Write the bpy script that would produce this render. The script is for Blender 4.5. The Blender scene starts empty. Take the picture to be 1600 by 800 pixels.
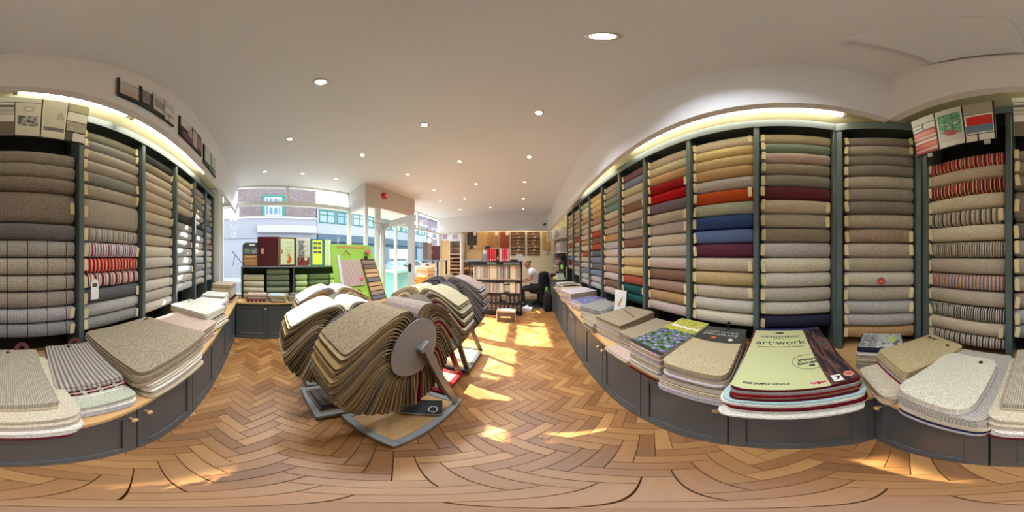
import bpy, math, random
from math import sin, cos, pi, radians, sqrt, atan2
from mathutils import Vector, Matrix
random.seed(7)
SC = bpy.context.scene
COL = SC.collection

# ---------------------------------------------------------------- camera (360 degree panorama)
cam = bpy.data.cameras.new('camera')
cam.type = 'PANO'
cam.panorama_type = 'EQUIRECTANGULAR'
for a_, v_ in (('latitude_min', -pi/2), ('latitude_max', pi/2), ('longitude_min', -pi), ('longitude_max', pi)):
    setattr(cam, a_, v_)
cam.clip_start = 0.02
cam.clip_end = 300
camo = bpy.data.objects.new('camera', cam)
camo.location = (0, 0, 1.6)
camo.rotation_euler = (pi/2, 0, radians(4))
COL.objects.link(camo)
SC.camera = camo

# ---------------------------------------------------------------- sky, sun, exposure
w = bpy.data.worlds.new('sky'); SC.world = w; w.use_nodes = True
bgn = w.node_tree.nodes['Background']
bgn.inputs['Color'].default_value = (0.90, 0.945, 1.0, 1)
bgn.inputs['Strength'].default_value = 2.3
sun = bpy.data.lights.new('sun', 'SUN'); sun.energy = 24.0; sun.angle = radians(0.6); sun.color = (1.0, 0.93, 0.82)
suno = bpy.data.objects.new('sun', sun)
sd = Vector((1.0, -0.27, -sqrt(1+0.27**2)*math.tan(radians(37.7))))
suno.rotation_euler = sd.to_track_quat('-Z', 'Y').to_euler()
suno.location = (-20, 8, 16)
COL.objects.link(suno)
TUBE_E = 14.0
SPOT_W = 36.0
SC.view_settings.view_transform = 'Standard'
SC.view_settings.look = 'None'
SC.view_settings.gamma = 1.0
SC.view_settings.exposure = 0.9
SC.view_settings.use_curve_mapping = False
SC.cycles.max_bounces = 8
SC.cycles.diffuse_bounces = 5
SC.cycles.transparent_max_bounces = 12
SC.cycles.sample_clamp_indirect = 6.0

# ---------------------------------------------------------------- materials
def lin(c):
    def f(v):
        v = v/255.0
        return v/12.92 if v <= 0.04045 else ((v+0.055)/1.055)**2.4
    return (f(c[0]), f(c[1]), f(c[2]), 1)
MC = {}
def newmat(name):
    m = bpy.data.materials.new(name); m.use_nodes = True
    nt = m.node_tree; b = nt.nodes['Principled BSDF']
    return m, nt, b
def nd(nt, t, **kw):
    n = nt.nodes.new(t)
    for k, v in kw.items():
        if hasattr(n, k): setattr(n, k, v)
        else: n.inputs[k.replace('_', ' ')].default_value = v
    return n
def mat(c, rough=0.6, metal=0.0, var=0.0, scale=8.0, bump=0.0, spec=0.5, stretch=None, coat=0.0):
    key = ('m', tuple(c), rough, metal, var, scale, bump, spec, stretch, coat)
    if key in MC: return MC[key]
    m, nt, b = newmat('paint')
    b.inputs['Roughness'].default_value = rough
    b.inputs['Metallic'].default_value = metal
    b.inputs['Specular IOR Level'].default_value = spec
    b.inputs['Coat Weight'].default_value = coat
    b.inputs['Base Color'].default_value = lin(c)
    if var > 0 or bump > 0:
        tc = nd(nt, 'ShaderNodeTexCoord')
        mp = nd(nt, 'ShaderNodeMapping')
        if stretch: mp.inputs['Scale'].default_value = stretch
        nt.links.new(tc.outputs['Object'], mp.inputs['Vector'])
        no = nd(nt, 'ShaderNodeTexNoise'); no.inputs['Scale'].default_value = scale; no.inputs['Detail'].default_value = 3
        nt.links.new(mp.outputs['Vector'], no.inputs['Vector'])
        if var > 0:
            mx = nd(nt, 'ShaderNodeMix', data_type='RGBA')
            L = lin(c)
            mx.inputs[6].default_value = tuple(v*(1-var) for v in L[:3])+(1,)
            mx.inputs[7].default_value = tuple(min(1, v*(1+var)) for v in L[:3])+(1,)
            nt.links.new(no.outputs['Fac'], mx.inputs[0]); nt.links.new(mx.outputs[2], b.inputs['Base Color'])
        if bump > 0:
            bu = nd(nt, 'ShaderNodeBump'); bu.inputs['Strength'].default_value = bump; bu.inputs['Distance'].default_value = 0.004
            nt.links.new(no.outputs['Fac'], bu.inputs['Height']); nt.links.new(bu.outputs['Normal'], b.inputs['Normal'])
    MC[key] = m
    return m
def emis(c, s):
    key = ('e', tuple(c), s)
    if key in MC: return MC[key]
    m, nt, b = newmat('glow')
    b.inputs['Base Color'].default_value = lin(c)
    b.inputs['Emission Color'].default_value = lin(c); b.inputs['Emission Strength'].default_value = s
    MC[key] = m
    return m
def math_n(nt, op, a, b=None, c=None):
    n = nd(nt, 'ShaderNodeMath', operation=op)
    for i, v in enumerate((a, b, c)):
        if v is None: continue
        if isinstance(v, (int, float)): n.inputs[i].default_value = v
        else: nt.links.new(v, n.inputs[i])
    return n.outputs[0]
def carpet(c, kind='plain', pal=None, freq=10.0, axis='X'):
    """procedural pile: plain / weave / stripes / herringbone / windowpane / ribs"""
    key = ('c', tuple(c), kind, tuple(pal) if pal else None, freq, axis)
    if key in MC: return MC[key]
    m, nt, b = newmat('carpet')
    b.inputs['Roughness'].default_value = 0.95
    b.inputs['Specular IOR Level'].default_value = 0.15
    L = nt.links
    tc = nd(nt, 'ShaderNodeTexCoord')
    no = nd(nt, 'ShaderNodeTexNoise'); no.inputs['Scale'].default_value = 95 if kind == 'fleck' else 150; no.inputs['Detail'].default_value = 3
    L.new(tc.outputs['Object'], no.inputs['Vector'])
    sx = nd(nt, 'ShaderNodeSeparateXYZ'); L.new(tc.outputs['Object'], sx.inputs[0])
    X, Y, Z = sx.outputs
    U = X if axis == 'X' else Y
    base = None; height = no.outputs['Fac']
    if kind == 'stripes':
        fr = math_n(nt, 'FRACT', math_n(nt, 'MULTIPLY', U, freq*1.6))
        cr = nd(nt, 'ShaderNodeValToRGB'); cr.color_ramp.interpolation = 'CONSTANT'
        els = cr.color_ramp.elements
        n = len(pal)
        els[0].position = 0; els[0].color = lin(pal[0])
        els[1].position = 1.0/n; els[1].color = lin(pal[1])
        for i in range(2, n):
            e = els.new(i/n); e.color = lin(pal[i])
        L.new(fr, cr.inputs['Fac']); base = cr.outputs['Color']
    elif kind in ('herring', 'pane'):
        tri = math_n(nt, 'PINGPONG', U, 0.022)
        other = math_n(nt, 'ADD', Z, Y)
        fr = math_n(nt, 'FRACT', math_n(nt, 'MULTIPLY', math_n(nt, 'ADD', tri, other), 70.0))
        st = math_n(nt, 'GREATER_THAN', fr, 0.5)
        mx = nd(nt, 'ShaderNodeMix', data_type='RGBA')
        mx.inputs[6].default_value = lin(c); mx.inputs[7].default_value = lin([v*0.72 for v in c])
        L.new(st, mx.inputs[0]); base = mx.outputs[2]
        if kind == 'pane':
            f2 = math_n(nt, 'FRACT', math_n(nt, 'MULTIPLY_ADD', U, freq, 0.35))
            g = math_n(nt, 'LESS_THAN', f2, 0.04)
            m2 = nd(nt, 'ShaderNodeMix', data_type='RGBA')
            L.new(g, m2.inputs[0]); L.new(base, m2.inputs[6]); m2.inputs[7].default_value = lin(pal[0]); base = m2.outputs[2]
    elif kind in ('weave', 'ribs'):
        a1 = math_n(nt, 'SINE', math_n(nt, 'MULTIPLY', U, freq))
        V_ = Y if axis == 'X' else X
        a2 = math_n(nt, 'SINE', math_n(nt, 'MULTIPLY', V_, freq)) if kind == 'weave' else 1.0
        pr = math_n(nt, 'MULTIPLY', a1, a2)
        fac = math_n(nt, 'MULTIPLY_ADD', pr, 0.5, 0.5)
        mx = nd(nt, 'ShaderNodeMix', data_type='RGBA')
        d = pal[0] if pal else [v*0.72 for v in c]
        mx.inputs[6].default_value = lin(d); mx.inputs[7].default_value = lin(c)
        L.new(fac, mx.inputs[0]); base = mx.outputs[2]; height = fac
    mx = nd(nt, 'ShaderNodeMix', data_type='RGBA', blend_type='MULTIPLY')
    cr = nd(nt, 'ShaderNodeMapRange'); cr.inputs[1].default_value = 0.3; cr.inputs[2].default_value = 0.7
    cr.inputs[3].default_value = 0.62 if kind == 'fleck' else 0.68; cr.inputs[4].default_value = 1.22 if kind == 'fleck' else 1.16
    L.new(no.outputs['Fac'], cr.inputs[0])
    cb = nd(nt, 'ShaderNodeCombineColor')
    for i in range(3): L.new(cr.outputs[0], cb.inputs[i])
    mx.inputs[0].default_value = 1.0
    if base is None: mx.inputs[6].default_value = lin(c)
    else: L.new(base, mx.inputs[6])
    L.new(cb.outputs[0], mx.inputs[7]); L.new(mx.outputs[2], b.inputs['Base Color'])
    bu = nd(nt, 'ShaderNodeBump'); bu.inputs['Strength'].default_value = 0.5; bu.inputs['Distance'].default_value = 0.003
    L.new(height, bu.inputs['Height']); L.new(bu.outputs['Normal'], b.inputs['Normal'])
    MC[key] = m
    return m
def wood(c, along='X', rough=0.45, var=0.25, rnd=False):
    key = ('w', tuple(c), along, rough, var, rnd)
    if key in MC: return MC[key]
    m, nt, b = newmat('wood'); L = nt.links
    b.inputs['Roughness'].default_value = rough
    tc = nd(nt, 'ShaderNodeTexCoord'); mp = nd(nt, 'ShaderNodeMapping')
    mp.inputs['Scale'].default_value = {'X': (3, 40, 40), 'Y': (40, 3, 40), 'Z': (40, 40, 3)}[along]
    L.new(tc.outputs['Object'], mp.inputs['Vector'])
    vec = mp.outputs['Vector']
    if rnd:
        oi = nd(nt, 'ShaderNodeObjectInfo')
        ad = nd(nt, 'ShaderNodeVectorMath', operation='ADD')
        cb = nd(nt, 'ShaderNodeCombineXYZ'); r9 = math_n(nt, 'MULTIPLY', oi.outputs['Random'], 97.0)
        L.new(r9, cb.inputs[0]); L.new(r9, cb.inputs[1]); L.new(vec, ad.inputs[0]); L.new(cb.outputs[0], ad.inputs[1]); vec = ad.outputs[0]
    no = nd(nt, 'ShaderNodeTexNoise'); no.inputs['Scale'].default_value = 1.0; no.inputs['Detail'].default_value = 4; no.inputs['Distortion'].default_value = 0.6
    L.new(vec, no.inputs['Vector'])
    mx = nd(nt, 'ShaderNodeMix', data_type='RGBA'); C_ = lin(c)
    mx.inputs[6].default_value = tuple(v*(1-var) for v in C_[:3])+(1,)
    mx.inputs[7].default_value = tuple(min(1, v*(1+var)) for v in C_[:3])+(1,)
    L.new(no.outputs['Fac'], mx.inputs[0]); L.new(mx.outputs[2], b.inputs['Base Color'])
    MC[key] = m
    return m
def glass_mat():
    m, nt, b = newmat('window_glass'); L = nt.links
    nt.nodes.remove(b)
    tr = nd(nt, 'ShaderNodeBsdfTransparent'); tr.inputs[0].default_value = (0.95, 0.98, 0.98, 1)
    gl = nd(nt, 'ShaderNodeBsdfGlossy'); gl.inputs['Roughness'].default_value = 0.02
    mx = nd(nt, 'ShaderNodeMixShader')
    lw = nd(nt, 'ShaderNodeLayerWeight'); lw.inputs['Blend'].default_value = 0.5
    fc = math_n(nt, 'MULTIPLY_ADD', math_n(nt, 'POWER', lw.outputs['Facing'], 5.0), 0.5, 0.02)
    L.new(fc, mx.inputs[0]); L.new(tr.outputs[0], mx.inputs[1]); L.new(gl.outputs[0], mx.inputs[2])
    L.new(mx.outputs[0], nt.nodes['Material Output'].inputs['Surface'])
    return m
GLASS = glass_mat()
WHITE = mat((226, 224, 222), 0.6)
CEIL = mat((204, 207, 213), 0.85, var=0.03, scale=1.5)
PELMET = mat((214, 213, 214), 0.7)
GREY = mat((76, 82, 86), 0.42)         # cabinet and rack paint
RACKG = mat((84, 96, 97), 0.4)
DARK = mat((30, 32, 32), 0.8)
BLACK = mat((14, 14, 15), 0.5)
STEEL = mat((150, 148, 146), 0.35, 0.4)
CHROME = mat((190, 190, 190), 0.2, 1.0)
OAK = wood((206, 166, 112), 'X')
KNOBW = wood((196, 158, 110), 'Z')
TAGM = mat((232, 214, 168), 0.8)
YELLOWW = mat((232, 220, 176), 0.7)

# ---------------------------------------------------------------- mesh helpers
class MB:
    def __init__(s): s.v = []; s.f = []
    def quadbox(s, P):
        n = len(s.v); s.v += [tuple(p) for p in P]
        for q in ((0, 3, 2, 1), (4, 5, 6, 7), (0, 1, 5, 4), (1, 2, 6, 5), (2, 3, 7, 6), (3, 0, 4, 7)):
            s.f.append(tuple(n+i for i in q))
        return s
    def box(s, x0, x1, y0, y1, z0, z1, M=None):
        P = [(x0, y0, z0), (x1, y0, z0), (x1, y1, z0), (x0, y1, z0), (x0, y0, z1), (x1, y0, z1), (x1, y1, z1), (x0, y1, z1)]
        if M is not None: P = [M @ Vector(p) for p in P]
        return s.quadbox(P)
    def bevbox(s, x0, x1, y0, y1, z0, z1, b=0.004, M=None):
        """box with chamfered edges"""
        n = len(s.v); X = (x0, x1); Y = (y0, y1); Z = (z0, z1); idx = {}
        for i in (0, 1):
            for j in (0, 1):
                for k in (0, 1):
                    for ax in range(3):
                        p = [X[i], Y[j], Z[k]]; sg = [1-2*i, 1-2*j, 1-2*k]
                        for a in range(3):
                            if a != ax: p[a] += sg[a]*b
                        idx[(i, j, k, ax)] = len(s.v)
                        s.v.append(tuple(M @ Vector(p)) if M is not None else tuple(p))
        def F(*k): s.f.append(tuple(idx[q] for q in k))
        for i in (0, 1): F((i, 0, 0, 0), (i, 1, 0, 0), (i, 1, 1, 0), (i, 0, 1, 0))
        for j in (0, 1): F((0, j, 0, 1), (1, j, 0, 1), (1, j, 1, 1), (0, j, 1, 1))
        for k in (0, 1): F((0, 0, k, 2), (1, 0, k, 2), (1, 1, k, 2), (0, 1, k, 2))
        for a in (0, 1):
            for c in (0, 1):
                F((0, a, c, 1), (1, a, c, 1), (1, a, c, 2), (0, a, c, 2))
                F((a, 0, c, 0), (a, 1, c, 0), (a, 1, c, 2), (a, 0, c, 2))
                F((a, c, 0, 0), (a, c, 1, 0), (a, c, 1, 1), (a, c, 0, 1))
        for i in (0, 1):
            for j in (0, 1):
                for k in (0, 1): F((i, j, k, 0), (i, j, k, 1), (i, j, k, 2))
        return s
    def bar(s, p0, p1, wd, th=None, up=(0, 0, 1)):
        th = th or wd
        p0 = Vector(p0); p1 = Vector(p1); d = (p1-p0).normalized(); u = Vector(up)
        if abs(d.dot(u)) > 0.98: u = Vector((1, 0, 0))
        a = d.cross(u).normalized()*wd/2; b = a.cross(d).normalized()*th/2
        return s.quadbox([p0-a-b, p0+a-b, p0+a+b, p0-a+b, p1-a-b, p1+a-b, p1+a+b, p1-a+b])
    def cyl(s, p0, p1, r0, r1=None, n=14, cap=True):
        r1 = r0 if r1 is None else r1
        p0 = Vector(p0); p1 = Vector(p1); d = (p1-p0).normalized()
        u = Vector((0, 0, 1)) if abs(d.z) < 0.9 else Vector((1, 0, 0))
        a = d.cross(u).normalized(); b = d.cross(a)
        m = len(s.v)
        for p, r in ((p0, r0), (p1, r1)):
            for i in range(n):
                t = 2*pi*i/n; s.v.append(tuple(p+a*cos(t)*r+b*sin(t)*r))
        for i in range(n): s.f.append((m+i, m+(i+1) % n, m+n+(i+1) % n, m+n+i))
        if cap: s.f.append(tuple(m+i for i in range(n))[::-1]); s.f.append(tuple(m+n+i for i in range(n)))
        return s
    def lathe(s, prof, p=(0, 0, 0), n=14, axis='Z'):
        m = len(s.v)
        for r, h in prof:
            for i in range(n):
                t = 2*pi*i/n; a, b = r*cos(t), r*sin(t)
                q = {'Z': (a, b, h), 'Y': (a, h, b), 'X': (h, a, b)}[axis]
                s.v.append((q[0]+p[0], q[1]+p[1], q[2]+p[2]))
        k = len(prof)
        for j in range(k-1):
            for i in range(n): s.f.append((m+j*n+i, m+j*n+(i+1) % n, m+(j+1)*n+(i+1) % n, m+(j+1)*n+i))
        s.f.append(tuple(m+i for i in range(n))[::-1]); s.f.append(tuple(m+(k-1)*n+i for i in range(n)))
        return s
    def prism(s, pts, h, M=None):
        """polygon pts (x,y) extruded 0..h in z"""
        m = len(s.v); n = len(pts)
        for z in (0, h):
            for p in pts:
                q = Vector((p[0], p[1], z)); s.v.append(tuple(M @ q) if M is not None else tuple(q))
        s.f.append(tuple(m+i for i in range(n))[::-1]); s.f.append(tuple(m+n+i for i in range(n)))
        for i in range(n): s.f.append((m+i, m+(i+1) % n, m+n+(i+1) % n, m+n+i))
        return s
    def mesh(s, name, smooth=False, fix=True):
        me = bpy.data.meshes.new(name); me.from_pydata(s.v, [], s.f)
        if fix:
            import bmesh
            bm = bmesh.new(); bm.from_mesh(me); bmesh.ops.recalc_face_normals(bm, faces=bm.faces); bm.to_mesh(me); bm.free()
        if smooth: me.polygons.foreach_set('use_smooth', [True]*len(me.polygons))
        me.materials.append(None)
        return me
def place(name, me, m, parent=None, loc=None, rot=None):
    o = bpy.data.objects.new(name, me); COL.objects.link(o)
    if m is not None:
        if me.materials[0] is None and me.users <= 1: me.materials[0] = m
        else:
            o.material_slots[0].link = 'OBJECT'; o.material_slots[0].material = m
    if parent is not None: o.parent = parent
    if loc is not None: o.location = loc
    if rot is not None: o.rotation_euler = rot if hasattr(rot, '__len__') else (0, 0, rot)
    return o
def obj(name, mb, m, parent=None, loc=None, rot=None, smooth=False):
    return place(name, mb.mesh(name, smooth), m, parent, loc, rot)
def tag(o, label, cat, group=None, kind=None):
    o['label'] = label; o['category'] = cat
    if group: o['group'] = group
    if kind: o['kind'] = kind
    return o
def thing(name, label, cat, loc=(0, 0, 0), rz=0, group=None):
    o = bpy.data.objects.new(name, None); COL.objects.link(o); o.empty_display_size = 0.1
    o.location = loc; o.rotation_euler = (0, 0, rz)
    return tag(o, label, cat, group)
def struct(o): o['kind'] = 'structure'; return o
def S(name, mb, m, parent=None, loc=None, rot=None):
    o = obj(name, mb, m, parent, loc, rot)
    if parent is None: o['kind'] = 'structure'
    return o
def text(name, s, size, m, parent, loc, rot, align='CENTER', extrude=0.0006, bold=False, sx=1.0):
    cu = bpy.data.curves.new(name, 'FONT'); cu.body = s; cu.size = size; cu.align_x = align; cu.align_y = 'CENTER'
    cu.extrude = extrude; cu.resolution_u = 2
    if bold: cu.offset = size*0.02
    tmp = bpy.data.objects.new(name, cu)
    me = bpy.data.meshes.new_from_object(tmp); bpy.data.objects.remove(tmp); bpy.data.curves.remove(cu)
    me.materials.clear(); me.materials.append(None)
    o = place(name, me, m, parent, loc, rot); o.scale = (sx, 1, 1)
    return o
def word(n):
    return ['top', 'second', 'third', 'fourth', 'fifth', 'sixth', 'seventh', 'eighth', 'ninth', 'tenth', 'eleventh', 'twelfth', 'thirteenth', 'fourteenth', 'fifteenth', 'sixteenth'][n]

# ---------------------------------------------------------------- wall lines (the shop is slightly out of square)
H_CEIL = 3.15
XW = -3.34                      # inner face of the street window
def back_pt(x, off=0.0): return (x, -1.05-off+0.02*x)
RWALL = 1.55; BWALL = -1.40; YFAR = 6.35

# floor base and pieces
mb = MB().box(-3.6, 1.8, -1.7, 6.6, -0.10, -0.014)
floor = S('floor', mb, mat((58, 38, 24), 0.9))
PARQ = [wood(c, 'X', 0.36, 0.22, True) for c in ((160, 112, 62), (148, 100, 54), (172, 124, 72), (130, 86, 45), (156, 108, 60), (142, 94, 50))]
Lb, Wb = 0.252, 0.072
gapb = 0.0012
bm_ = MB().bevbox(gapb, Lb-gapb, gapb, Wb-gapb, -0.014, 0.0, 0.0012)
block_mesh = bm_.mesh('parquet_block')
blocks = []
ex = Vector((cos(-pi/4), sin(-pi/4))); ey = Vector((cos(pi/4), sin(pi/4)))
org = Vector((-0.911, 0.035))
for ia in range(-90, 110):
    for ib in range(-28, 28):
        p = org + ex*(ia*Wb+ib*Lb) + ey*(ia*Wb-ib*Lb)
        for kind in (0, 1):
            if kind == 0:
                q = p; ang = -pi/4
            else:
                q = p + ex*(Lb+Wb) + ey*(Wb-Lb); ang = pi/4
            dx = Vector((cos(ang), sin(ang))); dy = Vector((-sin(ang), cos(ang)))
            c = q + dx*Lb/2 + dy*Wb/2
            if -3.3 < c.x < 0.90 and -0.62 < c.y < 6.3:
                blocks.append((c.length, q, ang))
# those the photo shows largest: in front of the counters and not under the stands
def seen(c):
    if c.x > 0.66+0.04*c.y or c.y < -0.47: return False
    if -1.9 < c.x < -0.5 and 0.35 < c.y < 2.2: return False
    return True
cands = []; rest = []
for d, q, ang in sorted(blocks, key=lambda t: t[0]):
    dx = Vector((cos(ang), sin(ang))); dy = Vector((-sin(ang), cos(ang))); c = q+dx*Lb/2+dy*Wb/2
    (cands if seen(c) and len(cands) < 300 else rest).append((q, ang))
for q, ang in cands:
    dz = random.uniform(-0.0008, 0.0008)
    place('parquet_block', block_mesh, random.choice(PARQ), floor, (q.x, q.y, dz), ang)
far = MB()
for q, ang in rest:
    M = Matrix.Translation((q.x, q.y, random.uniform(-0.0008, 0.0008))) @ Matrix.Rotation(ang, 4, 'Z')
    far.box(gapb, Lb-gapb, gapb, Wb-gapb, -0.014, 0, M)
fm = far.mesh('parquet_field', fix=False)
fm.materials[0] = PARQ[0]
for m_ in PARQ[1:]: fm.materials.append(m_)
idx = []
for i in range(len(rest)): idx += [random.randrange(len(PARQ))]*6
fm.polygons.foreach_set('material_index', idx)
fo = bpy.data.objects.new('parquet_block_field', fm); COL.objects.link(fo); fo.parent = floor; fo['kind'] = 'stuff'

# ceiling, walls
S('ceiling', MB().box(-3.45, 1.75, -1.6, 6.6, H_CEIL, H_CEIL+0.12), CEIL)
S('wall_right', MB().box(RWALL+0.05, RWALL+0.2, -1.6, 6.6, -0.1, 3.2), YELLOWW)
S('wall_back', MB().box(-3.45, 1.7, BWALL-0.2, BWALL-0.05, -0.1, 3.2), YELLOWW)
S('wall_far', MB().box(-3.45, 1.7, YFAR, YFAR+0.15, -0.1, 3.2), mat((228, 216, 184), 0.7))
S('wall_corner', MB().box(-3.50, XW+0.02, -1.6, -1.00, -0.1, 3.2), WHITE)
S('wall_stall_riser', MB().box(-3.46, XW, -1.0, 1.90, -0.1, 0.74), WHITE)
S('wall_far_stall_riser', MB().box(-3.46, XW, 3.35, 6.4, -0.1, 0.35), WHITE)

# pelmets (hanging fascias)
def slab(p0, p1, th, z0, z1):
    p0 = Vector(p0); p1 = Vector(p1); d = (p1-p0).normalized(); n = Vector((d.y, -d.x))*th
    P = [(*p0, z0), (*p1, z0), (*(p1+n), z0), (*(p0+n), z0), (*p0, z1), (*p1, z1), (*(p1+n), z1), (*(p0+n), z1)]
    return MB().quadbox(P)
pc = (0.632, -0.505)
S('trim_1', slab((0.945, 5.8), pc, -0.045, 2.5, H_CEIL), PELMET)
S('trim_2', slab(pc, (-3.34, -0.62), -0.045, 2.5, H_CEIL), PELMET)
S('trim_3', slab((-3.34, 5.85), (0.95, 5.85), -0.045, 2.52, H_CEIL), PELMET)
# boxed drop in the ceiling beside the rear pelmet
S('trim_4', MB().box(0.03, 0.36, -0.50, -0.15, H_CEIL-0.045, H_CEIL), CEIL)
CREAMC = mat((222, 212, 172), 0.8)
S('trim_9', MB().prism([(0.70, -0.46), (1.02, 5.78), (1.54, 5.78), (1.54, -1.0), (1.0, -1.0)], 0.02), CREAMC, None, (0, 0, H_CEIL-0.02))
S('trim_10', MB().prism([(0.60, -0.56), (-3.30, -0.67), (-3.30, -1.38), (0.99, -1.38), (0.99, -1.0)], 0.02), CREAMC, None, (0, 0, H_CEIL-0.02))

# ---------------------------------------------------------------- street front
WF = mat((224, 227, 228), 0.45)
def window(n, y0, y1, zs, zr0, zr1, ztop, mull=(), top_mull=()):
    m = MB()
    m.box(XW-0.09, XW-0.01, y0, y0+0.06, zs, ztop).box(XW-0.09, XW-0.01, y1-0.06, y1, zs, ztop)
    m.box(XW-0.09, XW-0.01, y0, y1, ztop-0.04, ztop).box(XW-0.09, XW-0.01, y0, y1, zs, zs+0.05)
    m.box(XW-0.10, XW+0.0, y0, y1, zr0, zr1)
    for y in mull: m.box(XW-0.08, XW-0.02, y-0.02, y+0.02, zs, zr0)
    for y in top_mull: m.box(XW-0.08, XW-0.02, y-0.03, y+0.03, zr1, ztop)
    fr = S('window_%d' % n, m, WF)
    a = [y0]+list(mull)+[y1]
    for i in range(len(a)-1): S('pane', MB().box(XW-0.052, XW-0.046, a[i], a[i+1], zs, zr0+0.01), GLASS, fr)
    a = [y0]+list(top_mull)+[y1]
    for i in range(len(a)-1): S('pane', MB().box(XW-0.052, XW-0.046, a[i], a[i+1], zr1-0.01, ztop), GLASS, fr)
    return fr
w1 = window(1, -1.0, 1.88, 0.74, 2.685, 2.77, H_CEIL, (), (0.42,))
w2 = window(2, 3.37, 5.95, 0.35, 2.50, 2.57, H_CEIL, (), (4.46,))
S('trim_5', MB().box(XW-0.12, XW+0.03, 5.93, 6.4, 0, H_CEIL), WHITE)
# entrance recess: lintel box, side glass, posts, sidelight, transom
XV = -2.68
S('trim_6', MB().box(XV-0.06, XV, 1.84, 3.40, 2.655, H_CEIL).box(XW-0.1, XV-0.0601, 1.84, 1.90, 2.655, H_CEIL).box(XW-0.1, XV-0.0601, 3.34, 3.40, 2.655, H_CEIL), mat((206, 198, 192), 0.7))
S('trim_7', MB().box(XW-0.1, XV-0.0601, 1.9001, 3.3399, 2.657, 2.70), WHITE)
sw = S('window_3', MB().box(XV-0.07, XV, 1.835, 1.905, 0, 2.655).box(XW-0.1, XW-0.02, 1.835, 1.905, 0, 2.655)
       .box(XW-0.02, XV-0.07, 1.85, 1.89, 0, 0.12).box(XW-0.02, XV-0.07, 1.845, 1.895, 2.61, 2.655), WF)
S('pane', MB().box(XW-0.02, XV-0.07, 1.867, 1.873, 0.1, 2.62), GLASS, sw)
sw = S('window_4', MB().box(XV-0.065, XV-0.005, 2.12, 2.24, 0, 2.655).box(XV-0.06, XV-0.01, 1.905, 2.12, 0, 0.12).box(XV-0.06, XV-0.01, 1.905, 2.12, 2.62, 2.655)
       .box(XV-0.065, XV-0.005, 3.27, 3.36, 0, 2.655).box(XV-0.065, XV-0.005, 2.24, 3.27, 2.32, 2.40), WF)
S('pane', MB().box(XV-0.038, XV-0.032, 1.905, 2.12, 0.1, 2.63), GLASS, sw)
S('pane', MB().box(XV-0.038, XV-0.032, 2.24, 3.27, 2.39, 2.655), GLASS, sw)
sw = S('window_5', MB().box(XW-0.1, XV, 3.34, 3.38, 0, 0.12).box(XW-0.1, XV, 3.34, 3.38, 2.6, 2.655), WF)
S('pane', MB().box(XW-0.1, XV-0.07, 3.357, 3.363, 0.1, 2.62), GLASS, sw)
# open glazed door leaf, hinged on the left post
dr = bpy.data.objects.new('door_1', None); COL.objects.link(dr); dr['kind'] = 'structure'
dr.location = (XV+0.01, 2.26, 0.01); dr.rotation_euler = (0, 0, radians(-6.5))
Wd = 0.96
S('door_frame', MB().box(0, 0.09, -0.022, 0.022, 0, 2.30).box(Wd-0.13, Wd, -0.022, 0.022, 0, 2.30).box(0.09, Wd-0.13, -0.022, 0.022, 2.17, 2.30).box(0.09, Wd-0.13, -0.022, 0.022, 0, 0.28), mat((206, 206, 204), 0.45), dr)
S('pane', MB().box(0.09, Wd-0.13, -0.003, 0.003, 0.28, 2.17), GLASS, dr)
S('door_handle', MB().bevbox(Wd-0.10, Wd-0.04, -0.028, -0.022, 1.32, 1.46).cyl((Wd-0.07, -0.03, 1.42), (Wd-0.07, -0.065, 1.42), 0.012).bar((Wd-0.07, -0.06, 1.42), (Wd-0.19, -0.06, 1.42), 0.018), mat((70, 64, 58), 0.3, 0.8), dr)
S('door_closer', MB().bevbox(0.04, 0.28, -0.07, -0.022, 2.19, 2.25).bar((0.1, -0.06, 2.27), (0.02, -0.25, 2.29), 0.02), mat((170, 170, 168), 0.4, 0.5), dr)
S('letter_plate', MB().bevbox(Wd-0.11, Wd-0.02, -0.027, -0.022, 0.95, 1.0), BLACK, dr)
# alarm bell disc on the lintel
t = thing('fire_alarm', 'round red fire alarm sounder on the white lintel box over the entrance', 'alarm', (XV+0.001, 2.33, 2.97))
obj('housing', MB().lathe([(0.075, 0), (0.075, 0.02), (0.06, 0.045), (0.035, 0.055)], axis='X', n=20), mat((190, 34, 36), 0.4), t)
obj('label_ring', MB().lathe([(0.028, 0.055), (0.028, 0.060)], axis='X', n=16), mat((236, 210, 205), 0.5), t)

# lettering on the glass, read from the street (mirrored from inside)
def vinyl():
    m, nt, b = newmat('vinyl'); L = nt.links
    nt.nodes.remove(b)
    d = nd(nt, 'ShaderNodeBsdfDiffuse'); tr = nd(nt, 'ShaderNodeBsdfTranslucent'); mx = nd(nt, 'ShaderNodeMixShader')
    d.inputs[0].default_value = (0.9, 0.9, 0.92, 1); tr.inputs[0].default_value = (0.95, 0.95, 0.97, 1); mx.inputs[0].default_value = 0.7
    L.new(d.outputs[0], mx.inputs[1]); L.new(tr.outputs[0], mx.inputs[2]); L.new(mx.outputs[0], nt.nodes['Material Output'].inputs['Surface'])
    return m
VINYL = vinyl()
def glass_letters(lines, y, ztop, step, size):
    t = thing('window_lettering', 'white vinyl letters running down the street window glass, mirrored from inside' if y < 2 else 'white vinyl letters on the far street window beside the maroon board', 'lettering', (XW-0.056, y, ztop))
    for i, ch in enumerate(lines):
        text('letter', ch, size, VINYL, t, (0, 0, -i*step), (0, -pi/2, 0), extrude=0.0008, bold=True)
    return t
glass_letters(['s', 't', 'e'], -0.69, 2.40, 0.175, 0.31)
glass_letters(['t', 'e'], 5.25, 2.40, 0.24, 0.5)

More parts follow.
